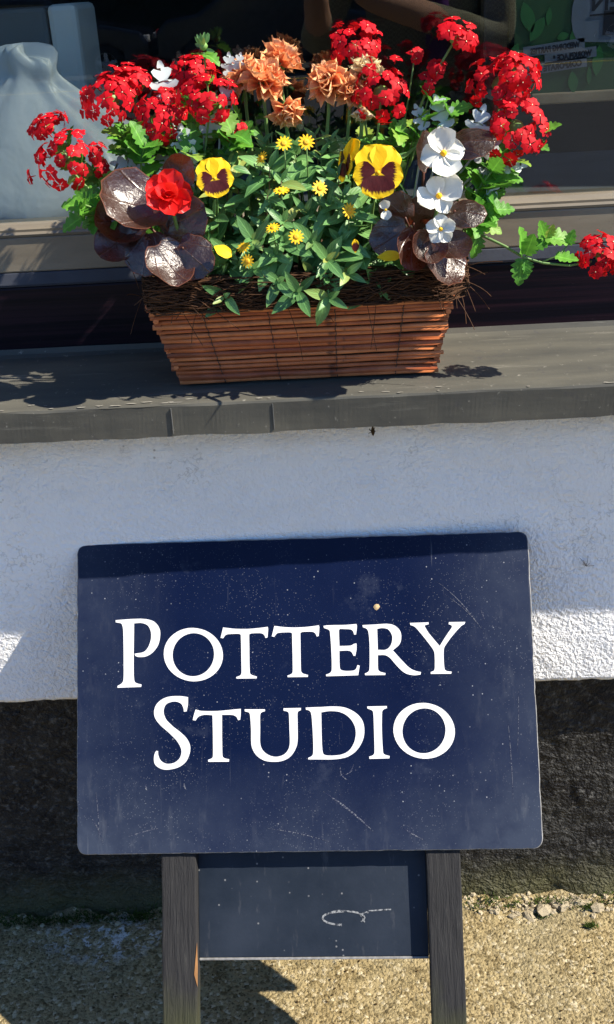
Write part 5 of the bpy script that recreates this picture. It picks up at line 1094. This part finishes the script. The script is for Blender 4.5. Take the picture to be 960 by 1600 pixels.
for k, (px, r) in enumerate([(.262, .011), (.285, .015), (.305, .010), (.318, .013), (.342, .012), (.27, .007), (.30, .006), (.235, .007), (.355, .009), (.21, .006), (.33, .006), (.37, .012), (.245, .006)]):
    o = link('stone_chip', STN[k % 5]); o.location = (px, -.021+rnd.uniform(-.016, .008), pave_z(px, -.021)+r*rnd.uniform(-.15, .3)); o.scale = (r*1.2, r, r); o.rotation_euler = (0, 0, rnd.random()*6)
    tag(o, 'small tan stone chip among the rubble along the plinth foot', 'stone', 'stone chips at the foot of the wall')
def tuft(mb, x, y, z, r, n):
    for q in range(n):
        d = Vector((rnd.gauss(0, .6), rnd.gauss(0, .6)-.2, rnd.uniform(.3, 1))).normalized(); b0 = Vector((x+rnd.gauss(0, r), y+rnd.gauss(0, r*.5), z)); s = d.cross(Vector((0, 0, 1)))*.0014
        mb.add([b0-s, b0+s, b0+d*rnd.uniform(.003, .008)], [(0, 1, 2)])
mb = MB()
for k in range(420):
    x = rnd.uniform(-.62, -.18) if rnd.random() < .8 else rnd.uniform(.14, .4)
    if x < 0 and fbm(x*9, 0, 3) < -.25: continue
    tuft(mb, x, -.014+rnd.uniform(-.012, .008), pave_z(x, -.014)-.002+max(0, rnd.gauss(.003, .008)), .006, 9)
for (x, y) in [(.283, -.038), (.352, -.061), (.36, -.026)]: 
    for k in range(14): tuft(mb, x, y, pave_z(x, y)+.003, .005, 9)
tag(mb.build('moss', 'moss'), 'green moss along the joint of plinth and pavement', None, None, 'stuff')
mb = MB(); g6 = random.Random(11)
for k in range(260):                                     # crumbled mortar along the joint
    x = g6.uniform(.12, .42) if g6.random() < .75 else g6.uniform(-.6, -.2); y = -.014+g6.gauss(0, .012); r = g6.uniform(.0015, .0055); z = pave_z(x, y)
    v = [Vector((x, y, z)) + Vector((r*g6.uniform(.6, 1.2)*math.cos(t), r*g6.uniform(.6, 1.2)*math.sin(t), 0)) for t in (0, 1.2, 2.4, 3.7, 5)]
    v += [q + Vector((-(q.x-x)*.4, -(q.y-y)*.4, r*g6.uniform(.4, .9))) for q in v]
    mb.add(v, [(j, (j+1) % 5, (j+1) % 5+5, j+5) for j in range(5)] + [(5, 6, 7, 8, 9)])
tag(mb.build('mortar_rubble', 'stone'), 'crumbled mortar grains along the foot of the plinth', None, None, 'stuff')
mb = MB()
for k in range(240):
    x, y = rnd.uniform(-.55, .42), rnd.uniform(-.28, -.015); r = rnd.choice((.0008, .001, .0014, .002)); z = pave_z(x, y)+.0008; a0 = rnd.random()*6
    pts = [Vector((x+r*rnd.uniform(.6, 1.6)*math.cos(a0+t), y+r*rnd.uniform(.6, 1.2)*math.sin(a0+t), z+rnd.uniform(0, r*.8))) for t in (0, 1.3, 2.5, 3.8, 5)]
    mb.add(pts+[Vector((x, y, z+r))], [(j, (j+1) % 5, 5) for j in range(5)])
tag(mb.build('grit', 'dead_leaf'), 'dark grit and leaf crumbs scattered on the pavement', None, None, 'stuff')
# insect husk hanging under the sill, and cobweb scraps on the wall
mb = MB()
hp = Vector((0.0401, -0.0450, 0.8288))
for k in range(9):
    d = jit(1).normalized()*.006; mb.tube(bez(hp+jit(.002), hp+d*.6+jit(.002), hp+d, 4), .0004, 3)
mb.tube([hp+Vector((0, 0, .006)), hp, hp-Vector((0, 0, .005))], [.001, .0028, .0012], 6)
tag(mb.build('spider_husk', 'dead_leaf', None), 'tiny dark husk in cobweb hanging under the sill edge', 'husk')
hp = Vector((0.3187, -0.0180, 0.6118)); mb = MB()
for k in range(8):
    d = Vector((rnd.gauss(0, .006), 0, abs(rnd.gauss(0, .008)))); mb.tube(bez(hp+Vector((0, -.001, 0)), hp+d*.6+Vector((.001, -.002, 0)), hp+d+Vector((0, -.001, 0)), 4), .0003, 3)
tag(mb.build('cobweb_scrap', 'dead_leaf'), 'wisp of dirty cobweb on the white wall right of the sign', 'cobweb')

# ------------------------------------------------------------------ across the street (seen in the window glass)
simple('car_paint', (.006, .008, .016), .15, .6, .1, 3)
simple('car_glass', (.01, .012, .015), .05, .6, .1, 3)
simple('tyre', (.02, .02, .02), .85, .2)
simple('alloy', (.55, .56, .58), .3, .6, .1, 30); 
simple('tail_red', (.45, .02, .02), .3, .5, .1, 30)
def wheel_parts():
    t = MB(); v, f = [], []; S = 24
    for (r, y) in ((.20, -.09), (.30, -.10), (.325, -.07), (.325, .07), (.30, .10), (.20, .09)):
        for j in range(S): v.append((r*math.cos(2*math.pi*j/S), y, r*math.sin(2*math.pi*j/S)))
    for k in range(5):
        for j in range(S): f.append((k*S+j, k*S+(j+1) % S, (k+1)*S+(j+1) % S, (k+1)*S+j))
    ty = mesh('tyre', v, f, 'tyre'); r_ = MB()
    for k in range(5):
        a0 = 2*math.pi*k/5; c, s = math.cos(a0), math.sin(a0)
        r_.add([(x*c-z*s, y, x*s+z*c) for x, y, z in ((-.045, -.06, 0), (.045, -.06, 0), (.03, -.075, .21), (-.03, -.075, .21), (-.045, -.03, 0), (.045, -.03, 0), (.03, -.05, .21), (-.03, -.05, .21))], [(0, 1, 2, 3), (7, 6, 5, 4), (1, 5, 6, 2), (0, 3, 7, 4)])
    v, f = tube([(0, -.03, 0), (0, -.085, 0)], [.06, .05], 10); r_.add(v, f)
    v = [(q*math.cos(2*math.pi*j/S), y, q*math.sin(2*math.pi*j/S)) for q, y in ((.205, -.085), (.19, -.06), (.19, .05)) for j in range(S)]
    r_.add(v, [(k*S+j, k*S+(j+1) % S, (k+1)*S+(j+1) % S, (k+1)*S+j) for k in range(2) for j in range(S)])
    return ty, mesh('rim', r_.v, r_.f, 'alloy')
TY, RIM = wheel_parts()
CP_ = [(-2.1, .35), (-2.12, .62), (-2.0, .82), (-1.5, .93), (-1.1, .98), (-.45, 1.40), (.75, 1.44), (1.35, 1.05), (1.9, .98), (2.08, .80), (2.1, .38), (1.72, .30), (1.64, .52), (1.42, .64), (1.15, .60), (1.0, .34), (.98, .26), (-.98, .26), (-1.0, .36), (-1.15, .60), (-1.40, .64), (-1.62, .52), (-1.7, .32)]
GP = [(-.98, .98), (-.42, 1.35), (.70, 1.38), (1.18, 1.04)]
def car(loc, label, first=[]):
    t = thing('parked_car', loc, label, 'car', 'cars parked across the street')
    if not first:
        first += [MB().prism(CP_, -.85, .85).build('body', 'car_paint', t, bevel=.06, seg=3), MB().prism(GP, -.86, .86).build('side_window', 'car_glass', t, bevel=.02), MB().prism([(-1.0, .99), (-.46, 1.38), (-.42, 1.37), (-.95, .98)], -.7, .7).build('windscreen', 'car_glass', t)]
    else:
        for q in first: c = q.copy(); col.objects.link(c); c.parent = t
    for x in (-1.36, 1.36):
        for s in (-1, 1):
            w = link('wheel', TY, t, Matrix.Translation((x, s*.76, .325)) @ Matrix.Rotation(0 if s < 0 else math.pi, 4, 'Z')); link('rim', RIM, w)
    for s in (-1, 1):
        MB().box((-2.11, s*.62-.14, .64), (-2.0, s*.62+.14, .76)).build('headlight', 'alloy', t, bevel=.02)
        MB().box((2.0, s*.64-.12, .70), (2.1, s*.64+.12, .84)).build('tail_light', 'tail_red', t, bevel=.02)
for x, lab in ((-5.1, 'black hatchback parked across the street, left of three in reflection'), (-.75, 'black hatchback parked across the street, middle of three in reflection'), (3.6, 'black hatchback parked across the street, right of three in reflection')):
    c_ = car((x, -19.5, -.12), lab)
    
for o in list(scene.objects):
    if o.name.startswith('parked_car'): o.rotation_euler.z = math.pi

# clipped hedge behind the parked cars
simple('hedge_leaf', (.012, .028, .008), .7, .3, .5, 4)
mb = MB(); g5 = random.Random(5)
for k in range(9000):
    x, z = g5.uniform(-16, 16), g5.uniform(-.1, 3.2); y = -22.5 + .25*fbm(x*.8, z*.8, 2) + g5.uniform(-.25, .25)
    c_ = Vector((x, y, z)); d1 = Vector((g5.gauss(0, 1), g5.gauss(0, 1), g5.gauss(0, 1))).normalized()*.16; d2 = d1.orthogonal().normalized()*.09
    mb.add([c_-d1, c_+d2, c_+d1, c_-d2], [(0, 1, 2, 3)])
hg = thing('hedge', (0, -22.5, -.12), 'dark hedge behind the cars across the street', 'hedge')
mb.build('foliage', 'hedge_leaf', hg, loc0(hg))
MB().box((-16, -23.3, -.12), (16, -22.8, 3.0)).build('inner_mass', 'hedge_leaf', hg, loc0(hg))

# ------------------------------------------------------------------ the person taking the picture (seen only in the glass)
a = Mat('tweed'); w1 = a.n('TexChecker'); a.l(a.co('Object'), w1.inputs['Vector']); w1.inputs['Scale'].default_value = 160; w1.inputs[1].default_value = (.16, .15, .09, 1); w1.inputs[2].default_value = (.30, .29, .20, 1)
a.base(a.mix(a.noise(30, 3), w1.outputs[0], (.12, .12, .07))).rough(.95).spec(.1); M['tweed'] = a.m
simple('skin', (.52, .30, .20), .5, .4, .08, 30); simple('hair', (.05, .03, .02), .6, .3, .3, 200); simple('trousers', (.03, .035, .05), .9, .1); simple('phone', (.01, .01, .012), .2, .5); simple('purple_scarf', (.10, .03, .16), .9, .1)
per = thing('person', (.27, -1.70, 0), 'person in an olive tweed jacket holding up a phone, reflected in the window', 'person')
def skinned(name, nodes, edges, mats, parent, root=0, sub=2):
    me = bpy.data.meshes.new(name); me.from_pydata([n_[0] for n_ in nodes], edges, []); o = link(name, me, parent)
    for m_ in mats: me.materials.append(M[m_])
    sk = o.modifiers.new('skin', 'SKIN'); sk.use_smooth_shade = True; sl = me.skin_vertices[0].data if me.skin_vertices else None
    if sl is None:
        bpy.context.view_layer.objects.active = o; sl = me.skin_vertices[0].data
    for k, n_ in enumerate(nodes): sl[k].radius = n_[1] if isinstance(n_[1], tuple) else (n_[1], n_[1]); sl[k].use_root = (k == root)
    ss = o.modifiers.new('sub', 'SUBSURF'); ss.levels = ss.render_levels = sub
    return o
# local: x right, y towards the wall, z up; hands meet the phone just below the lens
N_ = [((0, 0, .98), (.16, .11)), ((0, .0, 1.12), (.15, .105)), ((0, .0, 1.30), (.18, .115)), ((0, -.01, 1.42), (.13, .085)), ((0, .0, 1.50), (.055, .055)), ((0, .02, 1.56), (.06, .065)), ((0, .03, 1.64), (.075, .095)), ((0, .02, 1.72), (.06, .075)),
      ((-.19, .0, 1.40), .062), ((-.29, .04, 1.17), .05), ((-.28, .20, 1.24), .038), ((.17, .0, 1.40), .062), ((.20, .07, 1.16), .05), ((-.06, .22, 1.25), .038), ((-.17, .255, 1.285), .026),
      ((-.09, .0, .88), (.095, .10)), ((-.10, .02, .50), .065), ((-.10, .0, .09), .042), ((-.10, .13, .045), (.04, .035)), ((.09, .0, .88), (.095, .10)), ((.10, .02, .50), .065), ((.10, .0, .09), .042), ((.10, .13, .045), (.04, .035))]
E_ = [(0, 1), (1, 2), (2, 3), (3, 4), (4, 5), (5, 6), (6, 7), (3, 8), (8, 9), (9, 10), (3, 11), (11, 12), (12, 13), (13, 14), (0, 15), (15, 16), (16, 17), (17, 18), (0, 19), (19, 20), (20, 21), (21, 22)]
def hand(wrist, palm, side, tips):
    i0 = len(N_); N_.append((palm, (.034, .018))); E_.append((wrist, i0)); P = Vector(palm)
    for t in tips:
        T = Vector(t); k1 = len(N_); N_.append((tuple(P.lerp(T, .55)+Vector((0, 0, .006))), .0095)); N_.append((tuple(T), .008)); E_.append((i0, k1)); E_.append((k1, k1+1))
hand(10, (-.285, .255, 1.275), -1, [(-.30, .285, 1.345), (-.275, .295, 1.352), (-.255, .297, 1.345), (-.24, .292, 1.330), (-.315, .265, 1.315)])
hand(14, (-.195, .262, 1.30), 1, [(-.215, .292, 1.365), (-.198, .297, 1.36), (-.182, .295, 1.35), (-.172, .29, 1.335), (-.225, .27, 1.33)])
body = skinned('body', N_, E_, ['tweed'], per)
# skin on hands and head by height along the arms
hairv = [((0, -.01, 1.60), (.07, .085)), ((0, .0, 1.70), (.085, .10)), ((0, .01, 1.765), (.055, .065)), ((0, -.05, 1.50), (.06, .05))]
skinned('hair', hairv, [(3, 0), (0, 1), (1, 2)], ['hair'], per)
skinned('scarf', [((-.06, .09, 1.43), .03), ((.0, .12, 1.36), .035), ((.03, .125, 1.24), .032), ((.02, .12, 1.12), .03)], [(0, 1), (1, 2), (2, 3)], ['purple_scarf'], per)
skinned('trousers', [((0, 0, .95), (.17, .12)), ((-.095, .0, .86), (.108, .112)), ((-.105, .02, .50), .078), ((-.105, .0, .13), .062), ((.095, .0, .86), (.108, .112)), ((.105, .02, .50), .078), ((.105, .0, .13), .062)], [(0, 1), (1, 2), (2, 3), (0, 4), (4, 5), (5, 6)], ['trousers'], per)

a = Mat('jacket_and_skin'); z3 = a.sep(a.co('Object')); w1 = a.n('TexChecker'); a.l(a.co('Object'), w1.inputs['Vector']); w1.inputs['Scale'].default_value = 160; w1.inputs[1].default_value = (.16, .15, .09, 1); w1.inputs[2].default_value = (.30, .29, .20, 1)
isskin = a.math('MAXIMUM', a.math('GREATER_THAN', z3[2], 1.475), a.math('GREATER_THAN', z3[1], .20))
a.base(a.mix(isskin, w1.outputs[0], (.52, .30, .20))).rough(.85).spec(.15); body.data.materials[0] = a.m
ph = MB().box((-.33, .312, 1.30), (-.17, .32, 1.378)).build('phone', 'phone'); ph.parent = None
ph.matrix_world = Matrix.Translation((.27, -1.70, 0)); tag(ph, 'black phone held up in both hands towards the sign', 'phone')
